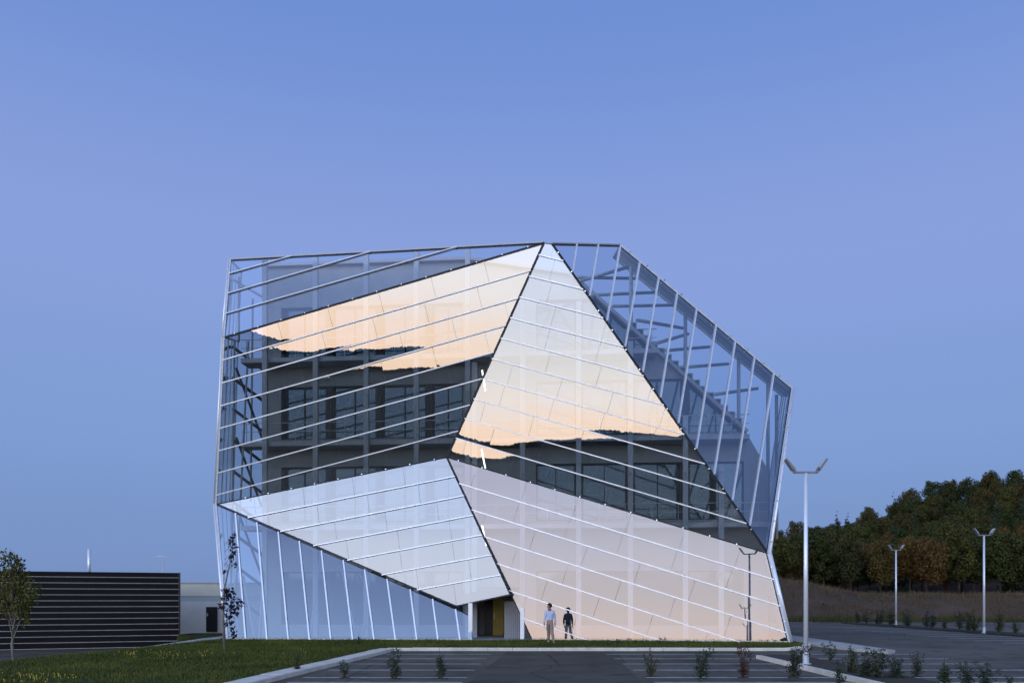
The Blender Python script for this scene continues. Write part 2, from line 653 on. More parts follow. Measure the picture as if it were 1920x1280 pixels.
tag(fb.build('wildflowers', 'flower'), 'scattered small yellow wildflowers in the lawn', 'wildflowers', kind='stuff')

# ------------------------------------------------------------------ bank and wooded hill on the right
def smooth(a, b, t):
    t = max(0, min(1, (t - a) / (b - a)))
    return t * t * (3 - 2 * t)


def hill_h(x, y):
    foot = 80 - 8 * smooth(45, 60, x)
    b = 2.5 * smooth(foot, foot + 14, y)
    k = max(0.0, min(1.15, (x - 34) / 52.0))
    b += 2.1 * math.exp(-((x - 27) / 8.0) ** 2) * smooth(foot, foot + 10, y) * (1 - smooth(96, 112, y))
    up = k * .205 * max(0, min(y, 185) - 97)
    drop = -4.5 * smooth(103, 135, y) * (1 - smooth(33, 52, x))
    edge = smooth(10, 20, x)
    nz = .35 * noise.noise(Vector((x * .12, y * .12, 1.3))) * smooth(foot, foot + 6, y)
    return (b + up + drop + nz) * edge - .06 * (1 - smooth(foot - 2, foot + 1, y)) - .04


hb = MB()
nx, ny = 90, 70
x0, x1, y0, y1 = 8, 190, 70, 260
for j in range(ny + 1):
    for i in range(nx + 1):
        t = (j / ny) ** 1.6
        x, y = x0 + (x1 - x0) * i / nx, y0 + (y1 - y0) * t
        hb.v.append(Vector((x, y, hill_h(x, y))))
for j in range(ny):
    for i in range(nx):
        k = j * (nx + 1) + i
        hb.f.append([k, k + 1, k + nx + 2, k + nx + 1])
        hb.mi.append(0)
o = hb.build('hillside', 'bank_soil', smooth=True)
tag(o, kind='structure')
gb = MB()
for i in range(34000):
    x = rg.uniform(26, 68)
    y = rg.uniform(77, 97)
    z = hill_h(x, y)
    if z < .02:
        continue
    if noise.noise(Vector((x * .35, y * .35 + x * .2, 2))) < -.18:
        continue
    h = rg.uniform(.12, .42) * (1.6 if rg.random() < .25 else .8)
    a = rg.uniform(0, 6.283)
    w = .03
    gb.poly([(x - w * math.cos(a), y - w * math.sin(a), z - .02), (x + w * math.cos(a), y + w * math.sin(a), z - .02), (x + rg.gauss(0, .12), y + rg.gauss(0, .12), z + h)])
gs = MB()
for i in range(9000):
    x = rg.uniform(24, 68)
    y = 78.5 - 8 * smooth(45, 60, x) + abs(rg.gauss(0, 2.2))
    z = hill_h(x, y)
    c_ = noise.noise(Vector((x * .5, y * .5, 4)))
    if c_ < -.12:
        continue
    h = rg.uniform(.15, .6) * (1 + c_)
    a = rg.uniform(0, 6.283)
    gs.poly([(x - .05 * math.cos(a), y - .05 * math.sin(a), z - .03), (x + .05 * math.cos(a), y + .05 * math.sin(a), z - .03), (x + rg.gauss(0, .15), y + rg.gauss(0, .12), z + h)])
tag(gs.build('scrub', 'bank_scrub'), 'low olive scrub along the foot of the bank by the car park', 'scrub', kind='stuff')
tag(gb.build('dry_grass', 'bank_grass'), 'dry reddish brown grass covering the bank below the hillside trees', 'dry grass', kind='stuff')

# ------------------------------------------------------------------ far ridge that the glass mirrors (behind the camera)
rb = MB()
ridge_n = 340
DIST = 900.0


def ridge_z(az):
    z = 21 + 8.0 * noise.noise(Vector((az * .14, 3.1, 0))) + 3.2 * noise.noise(Vector((az * .42, 7.7, 0))) + .9 * noise.noise(Vector((az * 1.3, 1.7, 0)))
    return z + 36 * math.exp(-((az + 2.8) / 3.2) ** 2) + 15 * smooth(30.5, 35.5, -az) * (1 - smooth(44, 60, -az))


rows_ = []
for k, (dd, fz) in enumerate(((420, 0.0), (700, .55), (900, 1.0), (1150, .7), (1500, 0.0))):
    row = []
    for i in range(ridge_n + 1):
        az = -85 + 170 * i / ridge_n
        z = -1 + fz * ridge_z(az)
        row.append(len(rb.v))
        rb.v.append(Vector((math.sin(R(az)) * dd, -math.cos(R(az)) * dd, z)))
    rows_.append(row)
for a, b in zip(rows_, rows_[1:]):
    for i in range(ridge_n):
        rb.f.append([a[i], a[i + 1], b[i + 1], b[i]])
        rb.mi.append(0)
tag(rb.build('ridge', 'ridge_wood', smooth=True), kind='structure')
# its tree line: many small crowns read as one mass
tb = MB()
ico = []
phi = (1 + 5 ** .5) / 2
IV = [Vector(v).normalized() for v in ((-1, phi, 0), (1, phi, 0), (-1, -phi, 0), (1, -phi, 0), (0, -1, phi), (0, 1, phi), (0, -1, -phi), (0, 1, -phi), (phi, 0, -1), (phi, 0, 1), (-phi, 0, -1), (-phi, 0, 1))]
IF = ((0, 11, 5), (0, 5, 1), (0, 1, 7), (0, 7, 10), (0, 10, 11), (1, 5, 9), (5, 11, 4), (11, 10, 2), (10, 7, 6), (7, 1, 8), (3, 9, 4), (3, 4, 2), (3, 2, 6), (3, 6, 8), (3, 8, 9), (4, 9, 5), (2, 4, 11), (6, 2, 10), (8, 6, 7), (9, 8, 1))
for i in range(9000):
    az = rg.uniform(-62, 62)
    dd = rg.uniform(850, 930)
    s = rg.uniform(.9, 2.2)
    if noise.noise(Vector((az * .5, 0, 9))) > .15:
        s *= 1.45
    c = Vector((math.sin(R(az)) * dd, -math.cos(R(az)) * dd, ridge_z(az) - 1 + s * .35))
    k = len(tb.v)
    for v in IV:
        tb.v.append(c + Vector((v.x * s, v.y * s, v.z * s * 1.15)))
    for f_ in IF:
        tb.f.append([k + q for q in f_])
        tb.mi.append(0)
tag(tb.build('distant_wood', 'ridge_wood'), 'far wooded ridge seen only as a dark skyline mirrored in the glass', 'wood', kind='stuff')

# ------------------------------------------------------------------ the faceted glass building
yaw, lean = R(12), R(2.35)
nD = Vector((-math.sin(yaw) * math.cos(lean), -math.cos(yaw) * math.cos(lean), math.sin(lean)))
P6 = at(998, 1202, 42.0)
P9 = on(1480, 1205, P6, nD)
P1 = on(838, 857, P6, nD)
P8 = on(1440, 1037, P6, nD)
P0 = at(1020, 455, 41.15)
nC = normal(P0, P1, P8)
P3 = at(420, 632, 44.0)
nB = normal(P0, P1, P3)
P2 = on(405, 945, P0, nB)
P5 = at(958, 1115, 41.95)
nE = normal(P1, P2, P5)
P7 = on(855, 1137, P1, nE)
P7b = on(875, 1150, P1, nE)
PFL = at(427, 1203, 42.5)
nF = normal(P2, P7b, PFL)
PFR = on(886, 1202, PFL, nF)
P7c = on(884, 1154, PFL, nF)
P4 = at(432, 487, 45.6)
nA = normal(P0, P3, P4)
P11 = at(1485, 728, 46.0)
P0c = on(1035, 457, P0, nC)
nG = normal(P0c, P8, P11)
P10 = on(1163, 460, P0c, nG)
UP = Vector((0, 0, 1))

bld = empty('glass_office_building', (0, 44, 0), 'faceted glass office building mirroring the sunset, standing behind the lawn strip', 'building')


def facet(label, corners, n, lines, joint, row_tilt=None, m_w=.054, m_d=.13, jit=.045, seed=1, joint_phase=None, edge=(), glass='coated_glass'):
    """corners: convex outline on the plane. lines: list of (a, b) mullion lines on the plane, in order, dividing it into
    rows. Each row is cut into panes by joints across it; panes are real slabs, each set at its own slight tilt."""
    rr = random.Random(seed)
    o = corners[0]
    ref = (lines[0][1] - lines[0][0]).normalized()
    ex = (ref - n * ref.dot(n)).normalized()
    ey = n.cross(ex)
    to2 = lambda p: Vector(((p - o).dot(ex), (p - o).dot(ey)))
    to3 = lambda q: o + ex * q.x + ey * q.y
    poly = [to2(c) for c in corners]
    if sum(poly[i].x * poly[(i + 1) % len(poly)].y - poly[(i + 1) % len(poly)].x * poly[i].y for i in range(len(poly))) < 0:
        poly.reverse()
    # the facet part itself: the dark perimeter gasket profile
    fb_ = MB()
    N = len(corners)
    for i in range(N):
        a, b = corners[i], corners[(i + 1) % N]
        w = dict(edge).get(i, .05) * .55
        if w <= 0:
            continue
        t = (b - a).normalized()
        inward = n.cross(t)
        cen = sum(corners, Vector()) / N
        if inward.dot(cen - a) < 0:
            inward = -inward
        fb_.bar(a + inward * (w / 2) - n * .03, b + inward * (w / 2) - n * .03, w, .10, inward)
    part = fb_.build('facet', 'dark_gasket', bld)
    part['label'] = label
    L2 = [(to2(a), to2(b)) for a, b in lines]
    rows = []
    rest = poly
    for a, b in L2:
        d = (b - a).normalized()
        nn = Vector((-d.y, d.x))
        # orient so that the first side is the one that holds less processed area, i.e. consistent with list order
        cl = [(a, nn), (a, -nn)]
        rows.append((a, d, nn))
    strips = []
    for k in range(len(rows) + 1):
        q = poly
        if k > 0:
            q = clip(q, rows[k - 1][0], -rows[k - 1][2])
        if k < len(rows):
            q = clip(q, rows[k][0], rows[k][2])
        strips.append(q)
    # mullions
    for a, d, nn in rows:
        ts = []
        for i in range(len(poly)):
            p, q = poly[i], poly[(i + 1) % len(poly)]
            dp, dq = (p - a).dot(nn), (q - a).dot(nn)
            if (dp >= 0) != (dq >= 0):
                ts.append((p + (q - p) * (dp / (dp - dq)) - a).dot(d))
        if len(ts) == 2:
            t0, t1 = min(ts), max(ts)
            if t1 - t0 > .25:
                mb = MB()
                mb.bar(to3(a + d * (t0 + .03)) + n * .02, to3(a + d * (t1 - .03)) + n * .02, m_w, m_d, to3(nn) - o)
                mb.build('mullion', 'white_steel', part)
    # panes
    for k, q in enumerate(strips):
        if len(q) < 3 or area(q) < .05:
            continue
        axis_a, axis_d = (rows[k][0], rows[k][1]) if k < len(rows) else (rows[-1][0], rows[-1][1])
        xs = [p.dot(axis_d) for p in q]
        lo, hi = min(xs), max(xs)
        ph = rr.uniform(0, joint) if joint_phase is None else joint_phase(k, lo, hi)
        cuts = [lo]
        t = lo + ph
        while t < hi - .35:
            if t > lo + .35:
                cuts.append(t)
            t += joint
        cuts.append(hi)
        tilt = row_tilt[k] if row_tilt and k < len(row_tilt) else rr.gauss(0, .12)
        for c0, c1 in zip(cuts, cuts[1:]):
            g = clip(clip(q, axis_d * c0, axis_d), axis_d * c1, -axis_d)
            if len(g) < 3 or area(g) < .03:
                continue
            # tidy duplicate corners
            g2 = []
            for p in g:
                if not g2 or (p - g2[-1]).length > .02:
                    g2.append(p)
            if len(g2) > 2 and (g2[0] - g2[-1]).length < .02:
                g2.pop()
            if len(g2) < 3:
                continue
            c = sum(g2, Vector((0, 0))) / len(g2)
            g2 = [p + (c - p).normalized() * .007 for p in g2]
            p3 = [to3(p) for p in g2]
            c3 = to3(c)
            ax = (to3(axis_d) - o).normalized()
            sgn = 1.0 if ax.cross(n).z > 0 else -1.0      # positive tilt turns the pane to the sky
            M = Matrix.Rotation(R(tilt * sgn + rr.gauss(0, jit)), 3, ax) @ Matrix.Rotation(R(rr.gauss(0, jit)), 3, n.cross(ax))
            p3 = [c3 + M @ (p - c3) for p in p3]
            pb = MB()
            pb.prism(p3, -(M @ n) * .016, 0, 1)
            if (p3[1] - p3[0]).cross(p3[2] - p3[1]).dot(n) < 0:
                pb.f = [f_[::-1] for f_ in pb.f]
            pb.build('pane', [glass, 'clear_glass'], part)
    return part


def bolts(part, a, b, n, step=1.25, off=.10, size=.034):
    L = (b - a).length
    t = (b - a) / L
    mb = MB()
    k = int(L / step)
    for i in range(k):
        c = a + t * (step * (i + .5)) + n * off
        s = size
        mb.tube([c, c + n * .05], s, 6)
    o = mb.build('fixing_bolts', 'bolt_steel', part)
    o['kind'] = 'stuff'


def lerp(a, b, t):
    return a + (b - a) * t


def tilt_sign(deg):
    return deg


# A: upper left parapet, leaning back
lA = [(on(431, 514, P0, nA), on(547.6, 481, P0, nA)), (on(428.7, 551, P0, nA), on(695, 473, P0, nA)), (on(426.4, 588.5, P0, nA), on(858, 464, P0, nA))]
fA = facet('blue transparent parapet facet at the upper left', [P4, P3, P0], nA, lA, 2.7, seed=2, glass='upper_glass', edge={0: .05, 1: .06, 2: .10})
# B: large left facet overhanging
lB = [(lerp(P3, P2, 42.2 * k / 313.0), lerp(P0, P1, (50.0 * k) / 402.0)) for k in range(1, 8)]
TB = [-.35, .05, .25, .95, -.30, -.35, -.2, -.3]
fB = facet('large left facet, orange sunset above and dark below', [P3, P2, P1, P0], nB, lB, 2.75, row_tilt=TB, seed=3, edge={0: .06, 1: .05, 2: .10, 3: .12})
# C: central triangle
lC = [(lerp(P0, P1, 1 - .0945 * k), lerp(P0, P8, 1 - .0945 * k)) for k in range(10, 0, -1)]
TC = [.1, 0, .15, -.1, .1, 0, .1, -.1, .2, .05, .62]
fC = facet('tall central triangular facet, pale sky above the mirrored tree line', [P0, P1, P8, P0c], nC, lC, 2.6, row_tilt=TC, seed=4, edge={0: .10, 1: .05, 2: .10, 3: .06})
# D: lower right facet
lD = [(lerp(P1, P6, 50.2 * k / 345.0), lerp(P1, P6, 50.2 * k / 345.0) + (P8 - P1)) for k in range(1, 14)]
fD = facet('lower right facet mirroring the pink evening sky', [P1, P6, P9, P8], nD, lD, 2.7, seed=5, glass='clearer_glass', edge={0: .10, 1: .06, 2: .16, 3: .05})
# E: left middle facet leaning back over the entrance
lE = [(lerp(P1, P5, k / 7.0) + (P2 - P1), lerp(P1, P5, k / 7.0)) for k in range(1, 7)]
fE = facet('left middle facet mirroring pale blue sky above the entrance', [P2, P7, P5, P1], nE, lE, 2.75, seed=6, edge={0: .14, 1: .12, 2: .10, 3: .05})
# F: lower left facet with upright mullions
FT = [(443, 970.5, 461.7), (483, 986, 501.5), (523, 1005, 541.4), (562.6, 1021, 581), (604, 1039.5, 621), (645, 1057, 662), (685, 1074, 702), (727, 1092.6, 742),
      (770, 1110, 782), (812, 1128.5, 821.6), (855, 1147, 862.8)]
lF = [(on(ub, 1201, PFL, nF), on(u, v, PFL, nF)) for u, v, ub in FT]
fF = facet('blue lower left facet with upright white mullions', [P2, PFL, PFR, P7c], nF, lF, 9.0, seed=7, m_w=.072, joint_phase=lambda k, lo, hi: 99, edge={0: .06, 1: .05, 2: .03, 3: .06})
# G: upper right facet with upright mullions
GT = [(1081, 457.5, 1072, 517), (1121, 459, 1105, 554), (1161.6, 466, 1137, 603), (1199, 492, 1171.7, 648), (1234, 524, 1205, 694), (1268.6, 553, 1238, 742),
      (1304.7, 584.6, 1271.4, 790), (1341, 615, 1305, 838.6), (1377, 645, 1339, 883), (1413, 676, 1373, 932), (1449, 706, 1405.8, 979)]
lG = [(on(c, d, P0c, nG), on(a, b, P0c, nG)) for a, b, c, d in GT]
P0g = P0c
fG = facet('blue upper right facet with upright white mullions', [P0g, P8, P11, P10], nG, lG, 9.0, seed=8, m_w=.072, glass='upper_glass', joint_phase=lambda k, lo, hi: 99, edge={0: .12, 1: .14, 2: .08, 3: .08})
bolts(fC, P0c, P8, nC, 1.15)
bolts(fG, P10, P11, nG, 1.15)
bolts(fG, P8, P11, nG, 1.3)
bolts(fD, P1, P8, nD, 1.3, .03, .03)
bolts(fD, P8, P9, nD, 1.3, .10, .03)
bolts(fE, P1, P2, nE, 1.3, .05, .03)
bolts(fB, P3, P0, nB, 1.3, .06, .025)

# side and rear skins, seen through the front glass
def side_facet(label, quad, k, swap=False):
    a, b, c, d = quad        # front top, front bottom, rear bottom, rear top
    n = (b - a).cross(d - a).normalized()
    fr = MB()
    for p, q in ((a, b), (b, c), (c, d), (d, a)):
        fr.bar(p, q, .10, .10)
    part = fr.build('side_facet', 'galvanised', bld)
    part['label'] = label
    for i in range(k):
        t0, t1 = i / k, (i + 1) / k
        pa, pb = lerp(a, d, t0), lerp(b, c, t0)
        pc, pd = lerp(b, c, t1), lerp(a, d, t1)
        if i:
            mb = MB()
            mb.bar(pa, pb, .08, .10)
            mb.build('mullion', 'white_steel', part)
        pm = MB()
        cen = (pa + pb + pc + pd) / 4
        pm.prism([p + (cen - p).normalized() * .03 for p in (pa, pb, pc, pd)], n * .014)
        pm.build('pane', 'side_glass', part)
    return part


RB = 57.0
Q4, Q3, Q2, QL = at(452, 508, RB), at(446, 640, RB), at(436, 945, RB), at(450, 1180, RB)
side_facet('upper left flank', (P4, P3, Q3, Q4), 4)
side_facet('middle left flank', (P3, P2, Q2, Q3), 4)
side_facet('lower left flank', (P2, PFL, QL, Q2), 4)
Q10, Q11, Q8, Q9 = at(1150, 482, RB), at(1466, 742, RB), at(1422, 1037, RB), at(1462, 1180, RB)
side_facet('right roof slope', (P10, P11, Q11, Q10), 9)
side_facet('middle right flank', (P11, P8, Q8, Q11), 4)
side_facet('lower right flank', (P8, P9, Q9, Q8), 4)
# white edge tubes along the silhouette
for a, b, w in ((P4, P3, .09), (P3, P2, .09), (P2, PFL, .13), (P11, P8, .14), (P8, P9, .18)):
    out = Vector((-1, 0, 0)) if a.x < 0 else Vector((1, 0, 0))
    mb = MB()
    mb.tube([a + out * .10, b + out * .10], w / 2, 8)
    mb.build('edge_tube', 'white_steel', bld, smooth=True)
# top beams
for a, b in ((P4, P0), (P0g, P10)):
    mb = MB()
    mb.bar(a + UP * .02 + Vector((0, .08, 0)), b + UP * .02 + Vector((0, .08, 0)), .12, .16)
    mb.build('top_beam', 'column_steel', bld)

# inner block
WY = R(5)
wdir = Vector((math.cos(WY), -math.sin(WY), 0))
wn_ = Vector((-math.sin(WY), -math.cos(WY), 0))          # towards the camera
W0 = Vector((-13.6, 47.0, 0))


def wl2(u, v):
    p = on(u, v, W0, wn_)
    return Vector(((p - W0).dot(wdir), p.z))


def w3(s, z, out=0.0):
    return W0 + wdir * s + UP * z + wn_ * out


outline = [wl2(495, 502), wl2(880, 489), wl2(1068, 516), wl2(1110, 552), wl2(1400, 812), wl2(1440, 880), wl2(1440, 1196), wl2(495, 1196)]
outline[-1].y = outline[-2].y = 0.0
outline.reverse()
if sum(outline[i].x * outline[(i + 1) % 8].y - outline[(i + 1) % 8].x * outline[i].y for i in range(8)) < 0:
    outline.reverse()


def S(u):
    return wl2(u, 900).x


LEV = [(.72, 3.62), (6.30, 9.34), (10.85, 13.75), (15.35, 18.1)]       # window bands
band_edges = [0.0]
for a, b in LEV:
    band_edges += [a, b]
band_edges.append(21.5)
GA = (S(527), S(868))
GB = (S(1005), S(1395))
DOOR = (S(886), S(976))


def wall_rect(mb, s0, s1, z0, z1):
    q = clip(outline, Vector((s0, 0)), Vector((1, 0)))
    q = clip(q, Vector((s1, 0)), Vector((-1, 0)))
    q = clip(q, Vector((0, z0)), Vector((0, 1)))
    q = clip(q, Vector((0, z1)), Vector((0, -1)))
    if len(q) < 3 or area(q) < .01:
        return
    pts = [w3(p.x, p.y) for p in q]
    if (pts[1] - pts[0]).cross(pts[2] - pts[1]).dot(wn_) < 0:
        pts.reverse()
    mb.prism(pts, -wn_ * .35)


SMAX = outline_max = max(p.x for p in outline)
wb = MB()
DTOP = 2.75
for i in range(len(band_edges) - 1):
    z0, z1 = band_edges[i], band_edges[i + 1]
    if i % 2 == 0:
        if i == 0:
            wall_rect(wb, 0, DOOR[0], z0, z1)
            wall_rect(wb, DOOR[1], SMAX, z0, z1)
        else:
            wall_rect(wb, 0, SMAX, z0, z1)
    else:
        wall_rect(wb, 0, GA[0], z0, z1)
        if i == 1:
            wall_rect(wb, GA[1], DOOR[0], z0, z1)
            wall_rect(wb, DOOR[0], DOOR[1], DTOP, z1)
            wall_rect(wb, DOOR[1], GB[0], z0, z1)
        else:
            wall_rect(wb, GA[1], GB[0], z0, z1)
        wall_rect(wb, GB[1], SMAX, z0, z1)
# block body behind the front wall (sides, back, roof)
body = [w3(p.x, p.y, -.36) for p in outline]
if (body[1] - body[0]).cross(body[2] - body[1]).dot(wn_) < 0:
    body.reverse()
k = len(wb.v)
nb = len(body)
back = [p - wn_ * 9.0 for p in body]
wb.v += body + back
for i in range(nb):
    j = (i + 1) % nb
    wb.f.append([k + j, k + i, k + nb + i, k + nb + j]); wb.mi.append(0)
wb.f.append([k + nb + i for i in range(nb)][::-1]); wb.mi.append(0)
inner = wb.build('inner_wall', 'inner_wall', bld)
inner['label'] = 'grey inner wall behind the glass skin'
# white coping along the roof of the block
cb = MB()
for (u0, v0, u1, v1) in ((495, 502, 880, 489), (880, 489, 1068, 516), (1068, 516, 1110, 552), (1110, 552, 1400, 812)):
    a, b = wl2(u0, v0), wl2(u1, v1)
    cb.bar(w3(a.x, a.y + .05, .05), w3(b.x, b.y + .05, .05), .16, .50, UP)
cb.build('coping', 'inner_wall_light', bld)


def window(s0, s1, z0, z1, nmull=1):
    q = clip(outline, Vector((s0, 0)), Vector((1, 0)))
    q = clip(q, Vector((s1, 0)), Vector((-1, 0)))
    q = clip(q, Vector((0, z0)), Vector((0, 1)))
    q = clip(q, Vector((0, z1)), Vector((0, -1)))
    if len(q) < 3 or area(q) < .4:
        return
    pts = [w3(p.x, p.y, -.20) for p in q]
    fr = MB()
    c = sum(pts, Vector()) / len(pts)
    for i in range(len(pts)):
        a, b = pts[i], pts[(i + 1) % len(pts)]
        fr.bar(a + (c - a).normalized() * .02, b + (c - b).normalized() * .02, .12, .14)
    xs = [p.x for p in q]
    s0, s1 = min(xs), max(xs)
    for j in range(1, nmull + 1):
        s = s0 + (s1 - s0) * j / (nmull + 1)
        col = [p.y for p in clip(clip(q, Vector((s - .01, 0)), Vector((1, 0))), Vector((s + .01, 0)), Vector((-1, 0)))]
        if len(col) > 2:
            fr.bar(w3(s, min(col), -.19), w3(s, max(col), -.19), .05, .10, wdir)
    w = fr.build('window', 'window_frame', bld)
    pn = MB()
    pp = [w3(p.x, p.y, -.24) for p in q]
    if (pp[1] - pp[0]).cross(pp[2] - pp[1]).dot(wn_) < 0:
        pp.reverse()
    pn.prism(pp, -wn_ * .02)
    pn.build('pane', 'window_glass', w)


PA = [527, 617, 711, 805, 868]
PB = [1005, 1085, 1182, 1285, 1395]
for li, (z0, z1) in enumerate(LEV):
    for us in (PA, PB):
        for a, b in zip(us, us[1:]):
            ea = .17 if a != us[0] else 0
            eb = .17 if b != us[-1] else 0
            window(S(a) + ea, S(b) - eb, z0, z1, 1)
        for a in us[1:-1]:
            pb = MB()
            q = [p.y for p in clip(clip(outline, Vector((S(a) - .02, 0)), Vector((1, 0))), Vector((S(a) + .02, 0)), Vector((-1, 0)))]
            top = min(z1, max(q) - .1)
            if top - z0 > .5:
                pb.bar(w3(S(a), z0, -.12), w3(S(a), top, -.12), .33, .22, wdir)
                pb.build('pier', 'window_frame', bld)

# walkway slabs and rails in the cavity
for zf in (6.05, 10.55, 15.05):
    q = [p.x for p in clip(clip(outline, Vector((0, zf)), Vector((0, 1))), Vector((0, zf + .1)), Vector((0, -1)))]
    s0, s1 = -.9, max(q) - .2
    mb = MB()
    a, b = w3(s0, zf - .26, 0.004), w3(s1, zf - .26, 0.004)
    pts = [w3(s0, zf, 1.15), w3(s1, zf, 1.15), w3(s1, zf, .004), w3(s0, zf, .004)]
    mb.prism(pts, Vector((0, 0, -.24)))
    mb.build('walkway', 'slab', bld)
    rl = MB()
    rl.bar(w3(s0, zf + 1.0, 1.1), w3(s1, zf + 1.0, 1.1), .04, .04)
    rl.bar(w3(s0, zf + .55, 1.1), w3(s1, zf + .55, 1.1), .025, .025)
    s = s0 + .3
    while s < s1:
        rl.bar(w3(s, zf, 1.1), w3(s, zf + 1.0, 1.1), .03, .03, wdir)
        s += 1.35
    rl.build('railing', 'column_steel', bld)

# slender columns carrying the glass skin
def plane_z_at(x, y, q, n):
    return q.z - ((x - q.x) * n.x + (y - q.y) * n.y) / n.z if abs(n.z) > 1e-6 else None


for u, vtop in ((497, 484), (592, 480), (687, 476), (781, 471), (877, 465), (890, 680), (980, 560), (1085, 566), (1182, 640), (1285, 780), (1352, 870)):
    base = on(u, 1190, W0 + wn_ * 1.35, wn_)
    x, y = base.x, base.y
    ztop = EYE + (HZ - vtop) * y / F
    mb = MB()
    mb.bar((x, y, .05), (x, y, ztop), .26, .22, wdir)
    mb.build('column', 'column_steel', bld)
    # brackets out to the skin
    kb_ = MB()
    for zz in (3.5, 6.2, 8.6, 10.8, 13.0, 15.3, 17.6):
        if zz > ztop - .3:
            continue
        v_ = HZ - (zz - EYE) * F / y
        best = None
        for (q, n) in ((P0, nA), (P0, nB), (P0, nC), (P6, nD), (P1, nE), (PFL, nF), (P0, nG)):
            d = ray(u, v_)
            t = ((q - Vector((0, 0, EYE))).dot(n)) / d.dot(n)
            if t < y and (best is None or t > best):
                best = t
        if best is None or y - best > 4.2 or y - best < .4:
            continue
        kb_.bar((x, y, zz), (x * best / y + .0, best + .30, zz - .25), .06, .06)
    if kb_.v:
        kb_.build('bracket', 'column_steel', bld)

# raking struts, escape stair at the left, roof framing at the right
def strut(u0, v0, Y0, u1, v1, Y1, w=.12, name='strut', m='column_steel'):
    mb = MB()
    mb.tube([at(u0, v0, Y0), at(u1, v1, Y1)], w / 2, 6)
    return mb.build(name, m, bld, smooth=True)


for a in ((600, 1047, 45, 581, 1199, 43.2), (640, 1060, 45, 668, 1199, 43.4), (693, 1078, 45, 680, 1199, 43.3), (456, 1080, 46, 478, 1199, 44), (494, 1080, 46, 486, 1199, 44), (500, 1000, 46, 492, 1090, 45.4),
          (440, 640, 47, 432, 1195, 45.4), (466, 640, 49, 438, 1190, 47.5), (474, 560, 50, 470, 940, 50)):
    strut(*a)
for i in range(9):
    v = 650 + 58 * i
    strut(436, v, 50.5, 492, v + 42, 50.5, .20, 'stair_flight', 'window_frame')
for i in range(3):
    v = 690 + 130 * i
    strut(443, v, 49, 491, v + 130, 49, .14, 'brace', 'window_frame')
for a in ((430, 520, 49, 498, 560, 47), (452, 540, 51, 498, 532, 47), (448, 520, 51, 448, 640, 50)):
    strut(*a, .13, 'brace')
for a in ((1085, 527, 44.5, 1180, 500, 50), (1085, 520, 44.5, 1195, 522, 52), (1110, 553, 45, 1230, 548, 52), (1150, 574, 46, 1262, 572, 53), (1195, 600, 46, 1280, 615, 53), (1225, 645, 46, 1290, 626, 53),
          (1190, 662, 46, 1330, 650, 53), (1260, 690, 46, 1365, 682, 53), (1320, 742, 46, 1420, 728, 53)):
    strut(*a, .20, 'roof_beam')
for k in range(4):
    o_ = .8 + 1.5 * k
    mb = MB()
    d_ = Vector((0, 1, 0)) * o_
    a, b = lerp(P10, Q10, .07 + .13 * k), lerp(P11, Q11, .07 + .13 * k)
    mb.bar(a - UP * .25, b - UP * .25, .12, .20)
    mb.build('purlin', 'column_steel', bld)
for u, v0, v1, Y in ((1183, 500, 760, 46), (1285, 585, 900, 46.5), (1385, 660, 950, 46.5), (1440, 715, 1000, 46.8), (1456, 740, 1010, 48)):
    strut(u, v0, Y, u, v1, Y, .20, 'column')
# stepped stair on the slope of the block
sb = MB()
for i in range(16):
    u, v = 1180 + 13.2 * i, 606 + 11.9 * i
    p = at(u, v, 46.2)
    sb.box((p.x - .02, p.y, p.z), (p.x + .40, p.y + 1.2, p.z + .06))
    sb.box((p.x + .34, p.y, p.z - .34), (p.x + .40, p.y + 1.2, p.z + .0))
sb.build('roof_stair', 'column_steel', bld)

# entrance: recess, yellow door, posts, canopy soffit, ribbed wall, lights
ent = MB()
a0, a1 = DOOR
ent.box((0, 0, 0), (0, 0, 0)) if False else None
for s in (a0, a1):
    p0, p1 = w3(s, .12, 0), w3(s, .12, -2.6)
    ent.bar(w3(s, 1.45, 0), w3(s, 1.45, -2.6), .12, 2.7, wdir)
ent.bar(w3((a0 + a1) / 2, DTOP + .06, 0), w3((a0 + a1) / 2, DTOP + .06, -2.6), a1 - a0, .12, wdir)
ent.bar(w3(a0, 1.45, -2.6), w3(a1, 1.45, -2.6), .12, 2.7, wn_)
ent.build('entrance_recess', 'inner_wall_light', bld)
dm = MB()
s0, s1 = S(924), S(944)
dm.bar(w3((s0 + s1) / 2, .16, -.1), w3((s0 + s1) / 2, 2.62, -.1), s1 - s0, .07, wdir)
door = dm.build('door', 'yellow_door', bld)
dh = MB()
dh.bar(w3(s0 + .08, 1.05, 0), w3(s0 + .08, 1.35, 0), .03, .05, wdir)
dh.build('handle', 'galvanised', door)
d2 = MB()
d2.bar(w3((S(905) + s0) / 2, .16, -.9), w3((S(905) + s0) / 2, 2.62, -.9), s0 - S(905), .06, wdir)
d2.build('door_panel', 'door_dark', bld)
rw = MB()
for i in range(9):
    u = 947 + 3.6 * i
    rw.bar(at(u, 1198, 43.6), at(u + .2, 1128, 43.6), .065, .06)
rw.build('ribbed_screen', 'inner_wall_light', bld)
sc2 = MB()
sc2.box((at(946, 1198, 43.68).x, 43.66, .1), (at(978, 1198, 43.7).x, 43.76, 2.0))
sc2.build('screen_back', 'inner_wall', bld)
for u, vt, Y in ((882, 1130, 42.0), (979, 1138, 42.2)):
    mb = MB()
    x = at(u, 1200, Y).x
    mb.bar((x, Y, .08), (x, Y, at(u, vt, Y).z), .20, .20)
    mb.build('entrance_post', 'white_steel', bld)
so = MB()
so.prism([P7 + Vector((0, .05, .02)), P5 + Vector((0, .05, .02)), Vector((P5.x + .1, 46.6, P5.z + .35)), Vector((P7.x, 46.6, P5.z + .35))], UP * .08)
